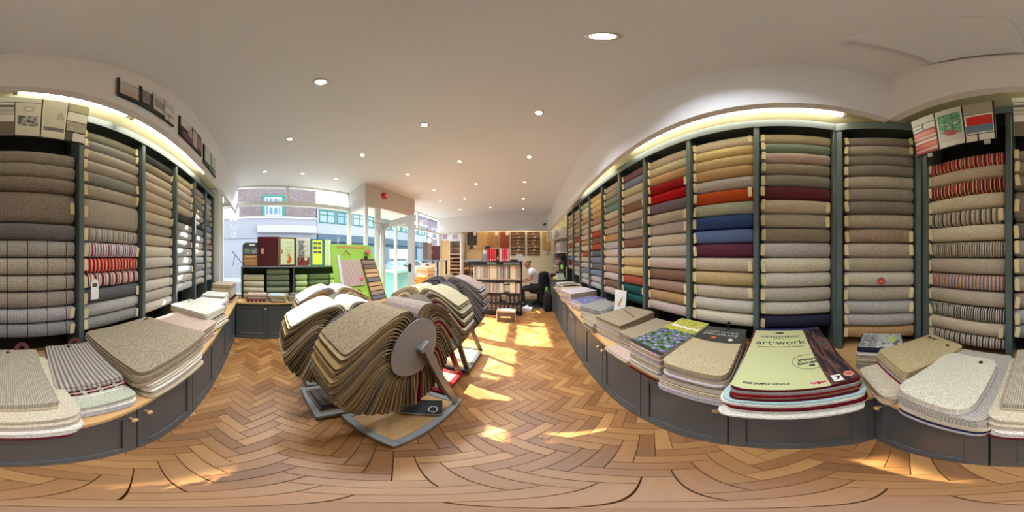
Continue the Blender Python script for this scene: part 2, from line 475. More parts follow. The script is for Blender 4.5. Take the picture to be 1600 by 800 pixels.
# ---------------------------------------------------------------- carpet racks
Z0R = 0.78; ZTR = 2.99
def rack(name, label, p0, p1, ups, mirror=False):
    """p0 -> p1 front line seen left to right from the shop; ups = distances of uprights along it. local x along, y into the wall"""
    p0 = Vector(p0); p1 = Vector(p1); d = p1-p0; ang = atan2(d.y, d.x)
    t = thing(name, label, 'display rack', (p0.x, p0.y, Z0R-0.02), ang, 'carpet display racks')
    Lr = d.length; hz = ZTR-Z0R
    for u in ups:
        obj('upright', MB().bevbox(u-0.021, u+0.021, 0, 0.25, 0, hz, 0.003), RACKG, t)
    obj('header', MB().bevbox(0, Lr, -0.012, 0.0, hz-0.10, hz+0.01, 0.003).box(0, Lr, 0, 0.25, hz-0.02, hz), RACKG, t)
    obj('back_panel', MB().box(0, Lr, 0.255, 0.27, 0, hz), mat((20, 22, 22), 0.9), t)
    return t, ang
RM = {}
def roll_mesh(wd, ht):
    key = (round(wd, 2), round(ht, 3))
    if key in RM: return RM[key]
    m = MB(); wd = key[0]; n = 14
    xs = [(-wd/2, 0.80), (-wd/2+0.006, 0.93), (-wd/2+0.022, 1.0), (0, 1.0), (wd/2-0.022, 1.0), (wd/2-0.006, 0.93), (wd/2, 0.80)]
    dp = 0.085
    for x, k in xs:
        for i in range(n):
            a = 2*pi*i/n; c_, s_ = cos(a), sin(a)
            e = 2/3.6
            yy = (abs(c_)**e)*(1 if c_ > 0 else -1)*dp*k
            zz = (abs(s_)**e)*(1 if s_ > 0 else -1)*ht/2*k
            # the top slopes back like a folded sample over a rail
            zz += -0.010*max(0, yy/dp)
            m.v.append((x, yy, zz))
    for j in range(len(xs)-1):
        for i in range(n): m.f.append((j*n+i, j*n+(i+1) % n, (j+1)*n+(i+1) % n, (j+1)*n+i))
    m.f.append(tuple(range(n))[::-1]); m.f.append(tuple((len(xs)-1)*n+i for i in range(n)))
    RM[key] = m.mesh('carpet_roll', True)
    return RM[key]
TAGMESH = MB().prism([(-0.017, -0.045), (0.017, -0.045), (0.017, 0.035), (0.010, 0.043), (-0.010, 0.043), (-0.017, 0.035)], 0.0022, Matrix.Rotation(pi/2, 4, 'X')).mesh('price_tag')
# material table: key -> (name, colour, kind, palette, freq)
RT = {
 'beige': ('beige', (196, 178, 154)), 'cream': ('cream', (210, 198, 172)), 'greige': ('greige', (176, 164, 148)), 'lilac': ('lilac grey', (178, 166, 164)),
 'pale': ('pale stone', (198, 188, 174)), 'khaki': ('khaki beige', (182, 170, 132)), 'taupe': ('taupe', (150, 136, 116)), 'olive': ('olive grey', (138, 134, 118)),
 'green': ('grey green', (118, 134, 114)), 'rose': ('dusty rose beige', (182, 156, 144)), 'burg': ('burgundy', (104, 38, 46)), 'navy': ('navy blue', (40, 38, 62)),
 'tan': ('tan', (184, 146, 104)), 'gold': ('golden beige', (206, 182, 124)), 'orange': ('burnt orange', (184, 76, 30)), 'sage': ('pale sage', (168, 170, 150)),
 'blue': ('mid blue', (56, 78, 134)), 'lblue': ('light blue', (102, 124, 176)), 'plum': ('plum', (98, 42, 62)), 'sand': ('sandy', (196, 170, 124)),
 'red': ('bright red', (176, 16, 24)), 'red2': ('deep red', (148, 22, 28)), 'mauve': ('mauve grey', (112, 96, 108)), 'pink': ('pinkish beige', (194, 172, 160)),
 'brown': ('brown', (130, 92, 74)), 'brownp': ('pinkish brown', (162, 128, 108)), 'vmauve': ('muted violet', (122, 84, 100)), 'bgrey': ('blue grey', (112, 120, 150)),
 'terra': ('terracotta', (168, 84, 62)), 'teal': ('dark teal', (30, 84, 78)), 'tgrey': ('teal grey', (104, 134, 124)), 'grey': ('mid grey', (140, 138, 134)),
 'lgrey': ('light grey', (176, 172, 168)), 'char': ('charcoal', (72, 68, 66)), 'dgrey': ('dark grey', (96, 96, 100)), 'ogrey': ('olive grey', (140, 138, 118)),
 'fine': ('fine striped grey', (168, 160, 148), 'ribs', [(136, 126, 116)], 820), 'fine2': ('darker fine striped grey', (148, 140, 130), 'ribs', [(116, 108, 100)], 820),
 'finep': ('pale fine striped stone', (190, 178, 160), 'ribs', [(164, 152, 136)], 820), 'moire': ('green and red pinstriped', (0, 0, 1), 'stripes', [(196, 184, 164), (70, 96, 70), (206, 190, 168), (60, 44, 44), (200, 186, 166), (160, 60, 52)], 26),
 'rstr': ('red and cream striped', (1, 0, 1), 'stripes', [(160, 24, 40), (214, 196, 180), (196, 70, 50), (90, 30, 50), (206, 60, 60), (220, 206, 196), (150, 40, 60), (200, 120, 90)], 9),
 'rstr2': ('dark red and cream striped', (1, 1, 1), 'stripes', [(120, 20, 30), (216, 200, 176), (40, 28, 32), (176, 40, 44), (206, 180, 150), (60, 24, 30), (190, 90, 60)], 9.5),
 'bstr': ('brown and stone striped', (2, 0, 1), 'stripes', [(186, 178, 162), (120, 112, 104), (196, 188, 172), (150, 148, 146), (74, 58, 44), (200, 190, 170)], 8),
 'bstr2': ('brown and grey striped', (2, 1, 1), 'stripes', [(196, 186, 168), (90, 76, 66), (180, 172, 160), (130, 124, 118), (206, 198, 180), (100, 90, 84)], 11),
 'ostr': ('blue and orange striped', (2, 2, 1), 'stripes', [(196, 180, 160), (176, 110, 74), (120, 124, 150), (206, 194, 176), (96, 98, 120), (190, 140, 106)], 11),
 'kstr': ('black and white striped', (2, 3, 1), 'stripes', [(210, 202, 190), (34, 30, 34), (200, 192, 182), (120, 114, 110), (30, 28, 32), (214, 208, 196), (60, 54, 56)], 12),
 'kstr2': ('black and stone striped', (2, 4, 1), 'stripes', [(200, 190, 176), (54, 46, 44), (196, 186, 170), (150, 136, 120)], 14),
 'sstr': ('pale blue and beige striped', (2, 5, 1), 'stripes', [(196, 184, 160), (150, 152, 160), (206, 198, 180), (176, 160, 140), (130, 132, 142)], 11),
 'wstr': ('white, red and blue striped', (2, 6, 1), 'stripes', [(226, 220, 216), (170, 30, 40), (214, 208, 210), (110, 116, 150), (230, 224, 220), (150, 150, 176)], 8),
 'redst': ('bright red and cream striped', (2, 7, 1), 'stripes', [(184, 20, 34), (190, 24, 36), (216, 180, 150), (170, 16, 30), (200, 60, 56), (222, 196, 170)], 9),
 'rkst': ('red, white and black striped', (2, 8, 1), 'stripes', [(206, 190, 176), (140, 40, 46), (60, 44, 50), (214, 200, 190), (170, 90, 86), (220, 210, 200)], 9),
 'herr': ('greige herringbone', (176, 166, 150), 'herring'), 'herr2': ('taupe herringbone', (160, 146, 132), 'herring'), 'herrg': ('grey herringbone', (126, 124, 122), 'herring'),
 'pane': ('stone window-pane check', (190, 184, 172), 'pane', [(62, 56, 56)], 7.2), 'pane2': ('beige window-pane check', (192, 180, 162), 'pane', [(70, 42, 40)], 7.2),
 'pane3': ('taupe window-pane check', (172, 156, 144), 'pane', [(66, 44, 42)], 7.2), 'pane4': ('pale lilac window-pane check', (186, 180, 182), 'pane', [(58, 52, 62)], 7.2),
 'pane5': ('grey window-pane check', (152, 150, 152), 'pane', [(44, 40, 46)], 7.2),
}
def soft(c, q=0.16):
    if max(c) < 12: return c
    l = 0.3*c[0]+0.59*c[1]+0.11*c[2]
    if max(c)-min(c) > 70: q = 0.04
    return tuple(min(255, v*(1-q)+l*q+(6 if max(c)-min(c) <= 70 else 0)) for v in c)
RT = {k: (v[0], soft(v[1]))+tuple(v[2:]) for k, v in RT.items()}
def rmat(k):
    t = RT[k]; return carpet(t[1], *(t[2:] if len(t) > 2 else ()))
PITCH = 0.1225; ZTOP = 2.752          # centre height of the top roll
def bay(rk, ang, p0, x0, x1, keys, where, first=0, tags=0.85, rtags=0.25, group='carpet rolls on the wall racks', lean=0.0, zadj=0.0):
    """fill one bay; keys top to bottom. 'k*2' = double height"""
    dx = Vector((cos(ang), sin(ang))); dy = Vector((-sin(ang), cos(ang)))
    wd = x1-x0-0.052; slot = first; n = 0
    for k in keys:
        dbl = k.endswith('*2'); k = k.replace('*2', '')
        ht = 0.1215 if not dbl else 0.243
        z = ZTOP-PITCH*slot-(PITCH*0.5 if dbl else 0); slot += 2 if dbl else 1
        c = Vector(p0)+dx*((x0+x1)/2)+dy*(0.128+random.uniform(-0.006, 0.006)+lean)
        me = roll_mesh(wd, ht)
        o = place('carpet_roll', me, None, None, (c.x, c.y, z+random.uniform(-0.002, 0.002)+zadj), (random.uniform(-0.02, 0.02), random.uniform(-0.004, 0.004), ang))
        o.material_slots[0].link = 'OBJECT'; o.material_slots[0].material = rmat(k)
        tag(o, '%s carpet roll, %s in the %s' % (RT[k][0], word(n), where), 'carpet roll', group)
        if random.random() < tags:
            place('price_tag', TAGMESH, TAGM, o, (-wd/2+0.022+random.uniform(0, 0.01), -0.089, random.uniform(-0.012, 0.012)), (random.uniform(0.0, 0.12), random.uniform(-0.12, 0.12), random.uniform(-0.1, 0.1)))
        if random.random() < rtags:
            place('price_tag', TAGMESH, TAGM, o, (wd/2-0.03, -0.089, random.uniform(-0.01, 0.012)), (0.05, random.uniform(-0.12, 0.12), 0))
        n += 1
    return n
def fill(seq, n):
    return [random.choice(seq) for _ in range(n)]
# right wall: seen from inside, left end is the far end. line x = 1.25 + .01 y
def rx(y): return 1.25+0.01*y
ys = [4.76, 4.14, 3.58, 3.02, 2.46, 1.92, 1.39, 0.79, 0.18, -0.45]
p0 = (rx(ys[0]), ys[0]); p1 = (rx(ys[-1]), ys[-1])
ups = [ys[0]-y for y in ys]
rk, ang = rack('carpet_rack', 'long grey green rack of carpet rolls running down the right wall to the desk', p0, p1, ups)
def rb(i, keys, where, **kw): bay(rk, ang, p0, ups[i], ups[i+1], keys, where, **kw)
rb(8, ['khaki', 'green', 'rose', 'taupe', 'olive', 'burg', 'beige', 'greige', 'taupe', 'lilac', 'cream', 'pale', 'greige', 'pale', 'navy'], 'bay behind the pale green art book', rtags=0.15, tags=1)
rb(7, ['cream', 'gold', 'sand', 'tan', 'lilac', 'orange', 'sage', 'blue', 'lblue', 'plum', 'beige', 'sand', 'beige', 'pale', 'cream'], 'bay with orange and blue rolls', tags=1, rtags=0.4)
rb(6, ['beige', 'khaki', 'tan', 'red2', 'red', 'mauve', 'greige', 'lilac', 'beige', 'greige', 'pink', 'brown', 'brownp', 'tan', 'pink'], 'bay with two red rolls', tags=1, rtags=0.4)
rb(5, ['vmauve', 'bgrey', 'khaki', 'greige', 'brown', 'beige', 'grey', 'greige', 'brown', 'beige', 'sand', 'gold', 'terra', 'teal', 'teal'], 'bay with teal bottom rolls', tags=1)
rb(4, ['greige', 'taupe', 'green', 'tgrey', 'beige', 'brownp', 'greige', 'tan', 'lilac', 'pink', 'beige', 'brownp', 'pink', 'brown', 'pink'], 'fifth right wall bay from the angled corner', tags=1)
rb(3, ['gold', 'gold', 'sand', 'tan', 'brownp', 'beige', 'terra', 'brown', 'terra', 'dgrey', 'bgrey', 'dgrey', 'bgrey', 'lilac', 'lgrey'], 'sixth right wall bay from the angled corner', tags=1)
rb(2, ['sage', 'cream', 'beige', 'tan', 'greige', 'beige', 'pink', 'tan', 'beige', 'terra', 'greige', 'lgrey', 'bgrey', 'lgrey', 'lilac'], 'seventh right wall bay from the angled corner', tags=1)
rb(1, ['cream', 'beige', 'greige', 'tan', 'pink', 'brownp', 'terra', 'beige', 'grey', 'greige', 'lgrey', 'dgrey', 'greige', 'lgrey'], 'right wall bay second from the office end', tags=1)
rb(0, ['beige', 'greige', 'taupe', 'beige', 'pink', 'grey', 'beige', 'terra', 'greige', 'lgrey', 'lblue', 'red2', 'greige'], 'last right wall bay beside the office shelves', tags=1)
# angled corner
p0 = p1; p1 = (0.86, -1.035)
ld = (Vector(p1)-Vector(p0)).length
rk, ang = rack('carpet_rack', 'grey green angled corner rack of fine striped grey carpet rolls', p0, p1, [0.03, ld-0.03])
bay(rk, ang, p0, 0.03, ld-0.03, ['fine2', 'fine', 'fine2', 'fine2', 'finep', 'fine', 'fine2', 'finep', 'moire', 'greige', 'finep', 'pale', 'greige', 'lgrey', 'lilac', 'tan'], 'angled corner', tags=1)
# back wall, seen from inside left to right = +x to -x
xs = [0.86, 0.175, -0.49, -1.14, -1.75, -2.33, -2.82, -3.265]
p0 = p1; p1 = back_pt(xs[-1])
ups = [(Vector(back_pt(x))-Vector(back_pt(xs[0]))).length for x in xs]
rk, ang = rack('carpet_rack', 'long grey green rack of carpet rolls along the left wall to the window', p0, p1, [u+(0.02 if i == 0 else 0) for i, u in enumerate(ups)])
def bb(i, keys, where, **kw): bay(rk, ang, p0, ups[i], ups[i+1], keys, where, **kw)
bb(0, ['rstr', 'beige', 'rstr2', 'cream', 'bstr', 'cream', 'bstr2', 'greige', 'ostr', 'greige', 'kstr', 'beige', 'kstr2'], 'bay under the red chair board', first=3, tags=1)
bb(1, ['herr', 'herr', 'herr2', 'herr2*2', 'herrg', 'pane', 'pane2', 'pane2', 'pane3', 'pane4', 'pane5'], 'bay under the monochrome board', first=3, tags=1, rtags=0.3)
bb(2, ['ogrey', 'grey', 'greige', 'greige', 'grey', 'greige', 'greige*2', 'sstr', 'wstr', 'redst', 'rkst', 'dgrey', 'lgrey', 'grey'], 'bay of red striped rolls', tags=1, rtags=0.35)
bb(3, ['char', 'taupe', 'beige', 'beige', 'beige', 'beige', 'beige', 'greige', 'beige', 'cream', 'pale', 'finep', 'pale', 'greige', 'pale'], 'left bay topped by a charcoal roll', tags=0.1, rtags=0.5)
bb(4, ['khaki', 'beige', 'pale', 'greige', 'beige', 'char', 'lgrey', 'lgrey', 'grey', 'lgrey', 'lgrey', 'lgrey', 'greige', 'lgrey'], 'fourth bay along the left wall', tags=0.05, rtags=0.5)
bb(5, ['kstr2', 'rkst', 'grey', 'bstr', 'greige', 'char', 'grey', 'lgrey', 'greige', 'pale', 'lgrey', 'grey', 'lgrey', 'greige'], 'left bay second from the window', tags=0.05, rtags=0.5)
bb(6, ['grey', 'lgrey', 'greige', 'grey', 'dgrey', 'bgrey', 'lgrey', 'rkst', 'rstr2', 'lgrey', 'khaki', 'greige', 'grey', 'lgrey'], 'left wall bay nearest the window', tags=0.05, rtags=0.5)

# striped paper label hanging on the red rolls, round sticker on the corner bay
t = thing('hang_label', 'white swing label hanging on the red, white and black striped roll', 'label', (-0.585, -1.043, 1.36), radians(181.5))
obj('card', MB().prism([(-0.032, -0.085), (0.032, -0.085), (0.032, 0.045), (0.012, 0.07), (-0.012, 0.07), (-0.032, 0.045)], 0.002, Matrix.Rotation(pi/2, 4, 'X')), mat((238, 238, 236), 0.6), t)
obj('printed_block', MB().box(-0.020, 0.020, -0.0035, -0.002, 0.01, 0.038), mat((70, 70, 72), 0.6), t)
obj('string', MB().bar((0, 0, 0.065), (0.002, 0, 0.13), 0.002), mat((190, 180, 160), 0.8), t)
cc = Vector((1.25, -0.45)).lerp(Vector((0.86, -1.035)), 0.52)
nrm = Vector((0.585, -0.39)).normalized()*-1
angd = atan2((0.86-1.2455), 0) if False else atan2(-0.585, -0.386)
t = thing('round_sticker', 'round purple and orange sticker on a pale roll in the angled corner bay', 'sticker', (cc.x+0.0, cc.y, 1.40), angd)
t.location = (cc.x-0.003*1.0, cc.y+0.002, 1.40)
obj('outer_disc', MB().lathe([(0.034, -0.012), (0.034, -0.009)], axis='Y', n=24), mat((150, 110, 150), 0.4), t)
obj('inner_disc', MB().lathe([(0.024, -0.0135), (0.024, -0.012)], axis='Y', n=20), mat((196, 50, 40), 0.4), t)
obj('emblem', MB().prism([(-0.014, -0.006), (0.014, -0.006), (0.010, 0.006), (0.004, 0.002), (0, 0.012), (-0.004, 0.002), (-0.010, 0.006)], 0.001, Matrix.Translation((0, -0.0135, 0)) @ Matrix.Rotation(pi/2, 4, 'X')), mat((240, 170, 60), 0.4), t)

# ---------------------------------------------------------------- base cabinets and worktops
def knob(parent, x, z):
    obj('knob', MB().lathe([(0.008, 0), (0.007, -0.014), (0.014, -0.020), (0.018, -0.028), (0.015, -0.036), (0.006, -0.040)], (x, -0.0, z), axis='Y', n=14), KNOBW, parent, smooth=True)
def cabinet(label, p0, p1, depth, hinge, group='grey base cabinets', dark=GREY):
    """p0->p1 front line seen left to right from the shop; one door; knob side L or R"""
    p0 = Vector(p0); p1 = Vector(p1); d = p1-p0; ang = atan2(d.y, d.x); wl = d.length
    t = thing('base_cabinet', label, 'cabinet', (p0.x, p0.y, 0), ang, group)
    hz = 0.725
    obj('carcass', MB().box(0.001, wl-0.001, 0.022, depth, 0.0, hz), dark, t)
    obj('plinth', MB().bevbox(0.001, wl-0.001, 0.0, 0.021, 0.0, 0.055, 0.004), dark, t)
    # shaker door: stiles and rails around a sunk panel
    fr = MB(); z0, z1 = 0.060, hz-0.012; s_ = 0.075; a, b = 0.003, wl-0.003
    fr.bevbox(a, a+s_, 0.0, 0.020, z0, z1, 0.002).bevbox(b-s_, b, 0.0, 0.020, z0, z1, 0.002)
    fr.bevbox(a+s_, b-s_, 0.0, 0.020, z0, z0+0.07, 0.002).bevbox(a+s_, b-s_, 0.0, 0.020, z1-0.07, z1, 0.002)
    dr_ = obj('door', fr, dark, t)
    obj('door_panel', MB().box(a+s_, b-s_, 0.010, 0.020, z0+0.07, z1-0.07), dark, dr_)
    if hinge: knob(dr_, 0.045 if hinge == 'L' else wl-0.045, z1-0.075)
    return t
def cf(y): return (0.650+0.042*y, y)
cy = [4.35, 3.92, 3.42, 2.90, 2.38, 1.86, 1.34, 0.78, 0.215, -0.385]
hin = ['R', 'L', 'R', 'L', 'R', 'L', 'R', 'L', 'R']
hin = ['', 'R', 'L', 'R', 'L', '', 'L', 'R', 'L']
hin = ['', '', 'R', 'R', 'L', 'R', 'L', 'R', 'L']
nms = ['beside the desk', 'under the far heap of sample books', 'second from the desk', 'third from the desk', 'fourth from the desk', 'under the folded beige samples', 'under the tall beige stacks', 'under the lavender covered book', 'under the pale green art book']
for i in range(9):
    cabinet('grey right wall base cabinet %s' % nms[i], cf(cy[i]), cf(cy[i+1]), 0.55, hin[i])
def cb(x): return (x, -0.452+0.042*x)
cx = [0.635, 0.13, -0.46, -1.0, -1.54, -2.10, -2.84]
nmb = ['in the corner under the white looped samples', 'under the purple edged sample stack', 'under the large flecked beige samples', 'left of the large flecked beige samples', 'under the sunlit white samples', 'nearest the window on the left wall']
hib = ['L', 'R', 'L', '', '', '']
for i in range(6):
    cabinet('grey back wall base cabinet %s' % nmb[i], cb(cx[i]), cb(cx[i+1]), 0.55, hib[i])
wy = [-0.56, 0.01, 0.58, 1.15, 1.72]
nmw = ['in the corner by the left wall', 'left of the carpet wheels', 'behind the farthest carpet wheel', 'beside the entrance']
for i in range(4):
    cabinet('grey window base cabinet %s' % nmw[i], (-2.87, wy[i]), (-2.87, wy[i+1]), 0.42, 'R' if i == 0 else '')
# worktops
def worktop(label, pts, m):
    o = obj('worktop', MB().prism(pts, 0.028), m, loc=(0, 0, 0.727)); tag(o, label, 'worktop'); return o
ov = 0.022
worktop('long oak worktop along the right wall, covered in sample books', [(cf(4.35)[0]-ov, 4.35), (cf(-0.39)[0]-ov, -0.41), (0.86, -1.2), (1.50, -1.2), (1.50, 4.35)], wood((206, 166, 112), 'Y'))
worktop('long oak worktop along the left wall, covered in sample books', [(cf(-0.39)[0]-ov-0.003, -0.4135), (0.855, -1.2), (0.855, -1.33), (-3.30, -1.33), (-3.30, -0.574), (-2.85, cb(-2.85)[1]+ov)], wood((207, 166, 112), 'X'))
worktop('oak worktop under the street window', [(-2.848, -0.545), (-2.848, 1.74), (-3.31, 1.74), (-3.31, -0.545)], wood((205, 166, 112), 'Y'))
S('trim_8', MB().box(0.642, 0.70, -0.45, -0.384, 0, 0.725), GREY)

# ---------------------------------------------------------------- sample books
SHM = {}
def sheet(wd, dp, th, r, droop, seg=8, cut=0.0):
    """flexible slab, local x width, y depth (front = -y), origin bottom centre; front end droops"""
    key = (round(wd, 2), round(dp, 2), round(th, 4), r, round(droop, 3), cut)
    if key in SHM: return SHM[key]
    wd, dp = key[0], key[1]
    m = MB(); rows = []
    ys_ = [0, 0.15*r, 0.5*r, r]
    ys_ = ys_+[r+(dp-2*r)*i/seg for i in range(1, seg)]+[dp-r, dp-0.5*r, dp-0.15*r, dp]
    for y in ys_:
        e = min(y, dp-y)
        ins = r-sqrt(max(0, r*r-(r-e)**2)) if e < r else 0
        rows.append((y-dp/2, wd/2-ins))
    for y, hx in rows:
        t = max(0, (-y)/(dp/2)); z = -droop*t*t
        for zz in (z, z+th): m.v += [(-hx, y, zz), (hx, y, zz)]
    n = len(rows)
    for i in range(n-1):
        a = 4*i; b = a+4
        m.f += [(a, b, b+1, a+1), (a+2, a+3, b+3, b+2), (a, a+2, b+2, b), (a+1, b+1, b+3, a+3)]
    m.f += [(0, 1, 3, 2), (4*n-4, 4*n-2, 4*n-1, 4*n-3)]
    SHM[key] = m.mesh('carpet_sample')
    return SHM[key]
PILE = {'flk': carpet((158, 144, 122), 'fleck'), 'brn': carpet((124, 112, 96)), 'bei': carpet((190, 172, 146)), 'crm': carpet((212, 200, 178)), 'wht': carpet((228, 222, 212)),
        'lil': carpet((196, 188, 192)), 'gry': carpet((150, 146, 142)), 'dgr': carpet((70, 70, 74)), 'red': carpet((140, 26, 38)), 'mar': carpet((96, 26, 36)),
        'grn': carpet((190, 192, 172)), 'purp': carpet((86, 70, 150)), 'navy': carpet((32, 36, 60)), 'tau': carpet((150, 134, 116)), 'rust': carpet((150, 96, 60)),
        'ltq': carpet((176, 206, 206)), 'blk': carpet((36, 34, 36)), 'snd': carpet((200, 176, 132)), 'pnk': carpet((196, 172, 158)),
        'loopc': carpet((214, 198, 158), 'weave', [(178, 160, 122)], 520), 'loopw': carpet((232, 228, 212), 'weave', [(206, 200, 182)], 600), 'loopg': carpet((206, 200, 190), 'weave', [(160, 154, 146)], 520),
        'rib': carpet((196, 186, 168), 'ribs', [(158, 148, 132)], 800), 'ribd': carpet((190, 180, 166), 'ribs', [(112, 104, 102)], 300), 'diam': carpet((200, 184, 150), 'weave', [(176, 160, 132)], 330),
        'strpk': carpet((3, 0, 0), 'stripes', [(40, 30, 34), (200, 190, 180), (50, 34, 40), (170, 60, 60)], 9)}
def book(label, cx_, cy_, z, wd, dp, rz, layers, droop=0.0, r=0.03, jit=0.009, group='sample books on the worktops', spread=0.0, cat='sample book', name='sample_book', grow=0.0, top=None):
    if top is not None:
        kk = (top-z)/sum(n*th for _, n, th in layers)
        rep = 1
        if kk > 1.35:   # more sheets rather than thicker ones
            layers = [(a, max(n, round(n*kk)) if n > 1 else n, th) for a, n, th in layers]; kk = (top-z)/sum(n*th for _, n, th in layers)
        layers = [(a, n, th*kk) for a, n, th in layers]
    """layers bottom to top: (pile key, count, thickness)"""
    t = thing(name, label, cat, (cx_, cy_, z), radians(rz), group)
    zz = 0; tot = sum(n for _, n, _ in layers); k = 0
    for key, n, th in layers:
        for _ in range(n):
            s_ = 1-grow*k/max(1, tot)
            o = place('carpet_sample', sheet(wd, dp, th*0.92, r, droop), PILE[key], t,
                      (random.uniform(-jit, jit), random.uniform(-jit, jit)*1.3+spread*(k/max(1, tot)-0.5), zz), radians(random.uniform(-0.8, 0.8)))
            o.material_slots[0].link = 'OBJECT'; o.material_slots[0].material = PILE[key]
            zz += th; k += 1
    t['_top'] = zz
    del t['_top']
    return t, zz
WT = 0.756
def strap(t, x, y, z, m, label=None, rx_=0.0, sc=1.0):
    b = MB(); N = 12; pts = []
    for i in range(N+1):
        a = pi*i/N; pts.append((cos(a)*0.035*sc, 0, sin(a)*0.06*sc))
    for i in range(N): b.bar(pts[i], pts[i+1], 0.026*sc, 0.004, (0, 1, 0))
    o = obj('strap', b, m, t, (x, y, z), (rx_, 0, 0))
    if label: o['label'] = label
    return o
LEATH = mat((96, 48, 46), 0.5)
def eyelet(t, x, y, z):
    obj('eyelet', MB().lathe([(0.011, 0), (0.011, 0.004), (0.006, 0.006)], (x, y, z), n=14), BLACK, t)
# --- right worktop, near to far
# big open art book on its heap
t, h = book('lower heap of crimson, grey and white samples beneath the pale green art book', 0.90, -0.065, WT, 0.56, 0.70, -90, [('wht', 2, .011), ('grn', 1, .008), ('mar', 1, .012), ('red', 1, .012), ('gry', 1, .01), ('wht', 1, .012), ('ltq', 1, .010)], 0.0, 0.05, 0.012, top=0.900)
t, h2 = book('large art book with pale green cover and a strip photo of paintbrushes', 0.905, -0.065, WT+h, 0.50, 0.685, -89, [('mar', 1, .011), ('tau', 1, .011), ('red', 1, .011), ('gry', 1, .011), ('mar', 1, .010)], 0.0, 0.03, 0.006, top=0.995)
zt = h2+0.002
cover = obj('cover', MB().prism([(-0.25, -0.33), (-0.20, -0.345), (0.115, -0.345), (0.115, 0.31), (-0.235, 0.31)], 0.0025), mat((200, 204, 156), 0.22, coat=0.4), t, (0, 0.0, zt))
def brush_photo():
    key = 'brush'
    m, nt, b = newmat('brush_photo'); L = nt.links
    b.inputs['Roughness'].default_value = 0.2
    tc = nd(nt, 'ShaderNodeTexCoord'); mp = nd(nt, 'ShaderNodeMapping'); mp.inputs['Scale'].default_value = (34, 3.5, 1); mp.inputs['Rotation'].default_value = (0, 0, 0.12)
    L.new(tc.outputs['Object'], mp.inputs['Vector'])
    no = nd(nt, 'ShaderNodeTexNoise'); no.inputs['Scale'].default_value = 1.4; no.inputs['Detail'].default_value = 3; L.new(mp.outputs[0], no.inputs['Vector'])
    cr = nd(nt, 'ShaderNodeValToRGB'); e = cr.color_ramp.elements
    e[0].position = 0.38; e[0].color = lin((44, 40, 46)); e[1].position = 0.74; e[1].color = lin((96, 110, 104))
    for p, c in ((0.50, (58, 48, 52)), (0.565, (140, 84, 64)), (0.585, (100, 60, 66)), (0.61, (56, 56, 60)), (0.66, (70, 92, 76))):
        q = e.new(p); q.color = lin(c)
    L.new(no.outputs['Fac'], cr.inputs['Fac']); L.new(cr.outputs['Color'], b.inputs['Base Color'])
    return m
obj('photo_strip', MB().prism([(0.115, -0.345), (0.245, -0.325), (0.245, 0.31), (0.115, 0.31)], 0.0025), brush_photo(), t, (0, 0, zt))
obj('binding_strip', MB().bevbox(-0.245, 0.245, 0.31, 0.345, 0, 0.012), mat((34, 34, 84), 0.4), t, (0, 0, zt-0.004))
for x in (-0.20, -0.04, 0.03, 0.22): obj('rivet', MB().lathe([(0.005, 0), (0.004, 0.003)], (x, 0.328, zt+0.008), n=10), CHROME, t)
INK = mat((26, 34, 26), 0.5)
text('lettering', 'KINGSMEAD', 0.042, INK, t, (-0.055, 0.205, zt+0.003), (0, 0, 0), sx=1.15)
text('lettering', 'C A R P E T S', 0.014, INK, t, (-0.055, 0.178, zt+0.003), (0, 0, 0), sx=1.3)
text('lettering', 'art\u00b7work', 0.086, INK, t, (-0.055, 0.115, zt+0.003), (0, 0, 0), sx=1.0)
text('lettering', 'contemporary carpet for the floor', 0.020, INK, t, (-0.055, 0.058, zt+0.003), (0, 0, 0), sx=1.0)
text('lettering', 'FREE SAMPLE SERVICE', 0.020, INK, t, (-0.12, -0.305, zt+0.003), (0, 0, 0), sx=0.9, bold=True)
ring = MB(); N = 40
for i in range(N):
    a0, a1 = 2*pi*i/N, 2*pi*(i+1)/N
    ring.bar((cos(a0)*0.078, sin(a0)*0.072, 0), (cos(a1)*0.078, sin(a1)*0.072, 0), 0.0022, 0.001)
obj('stamp_ring', ring, INK, t, (0.072, -0.125, zt+0.0045))
text('lettering', 'SPECIAL', 0.029, INK, t, (0.072, -0.105, zt+0.0045), (0, 0, 0.12), bold=True, sx=0.95)
text('lettering', 'EDITION', 0.029, INK, t, (0.072, -0.140, zt+0.0045), (0, 0, 0.12), bold=True, sx=0.95)
def lionhead(t, x, y, z, s):
    b = MB()
    for k in range(5):
        a = radians(40+k*28); N = 7
        for i in range(N-1):
            f0, f1 = i/(N-1), (i+1)/(N-1)
            r0 = s*(0.35+0.15*k/4); p0_ = (x-cos(a*0.3+f0*2.2)*(s-k*s*0.16), y+sin(a*0.3+f0*2.2)*(s*0.8-k*s*0.13)); p1_ = (x-cos(a*0.3+f1*2.2)*(s-k*s*0.16), y+sin(a*0.3+f1*2.2)*(s*0.8-k*s*0.13))
            b.bar((*p0_, z), (*p1_, z), s*0.12, 0.001)
    obj('emblem', b, INK, t)
lionhead(t, -0.055, 0.250, zt+0.004, 0.036)
lionhead(t, 0.085, -0.174, zt+0.005, 0.018)
obj('logo_card', MB().box(0.135, 0.175, -0.325, -0.275, 0, 0.001), mat((232, 232, 232), 0.4), t, (0, 0, zt+0.003))
obj('logo_print', MB().prism([(0.142, -0.318), (0.166, -0.305), (0.170, -0.286), (0.150, -0.284), (0.158, -0.300)], 0.001), BLACK, t, (0, 0, zt+0.0035))
obj('round_badge', MB().lathe([(0.021, 0), (0.021, 0.001)], (0.212, -0.285, zt+0.003), n=24), mat((200, 190, 200), 0.4), t)
obj('round_badge_print', MB().lathe([(0.016, 0), (0.016, 0.001)], (0.212, -0.285, zt+0.004), n=24), mat((220, 90, 40), 0.4), t)
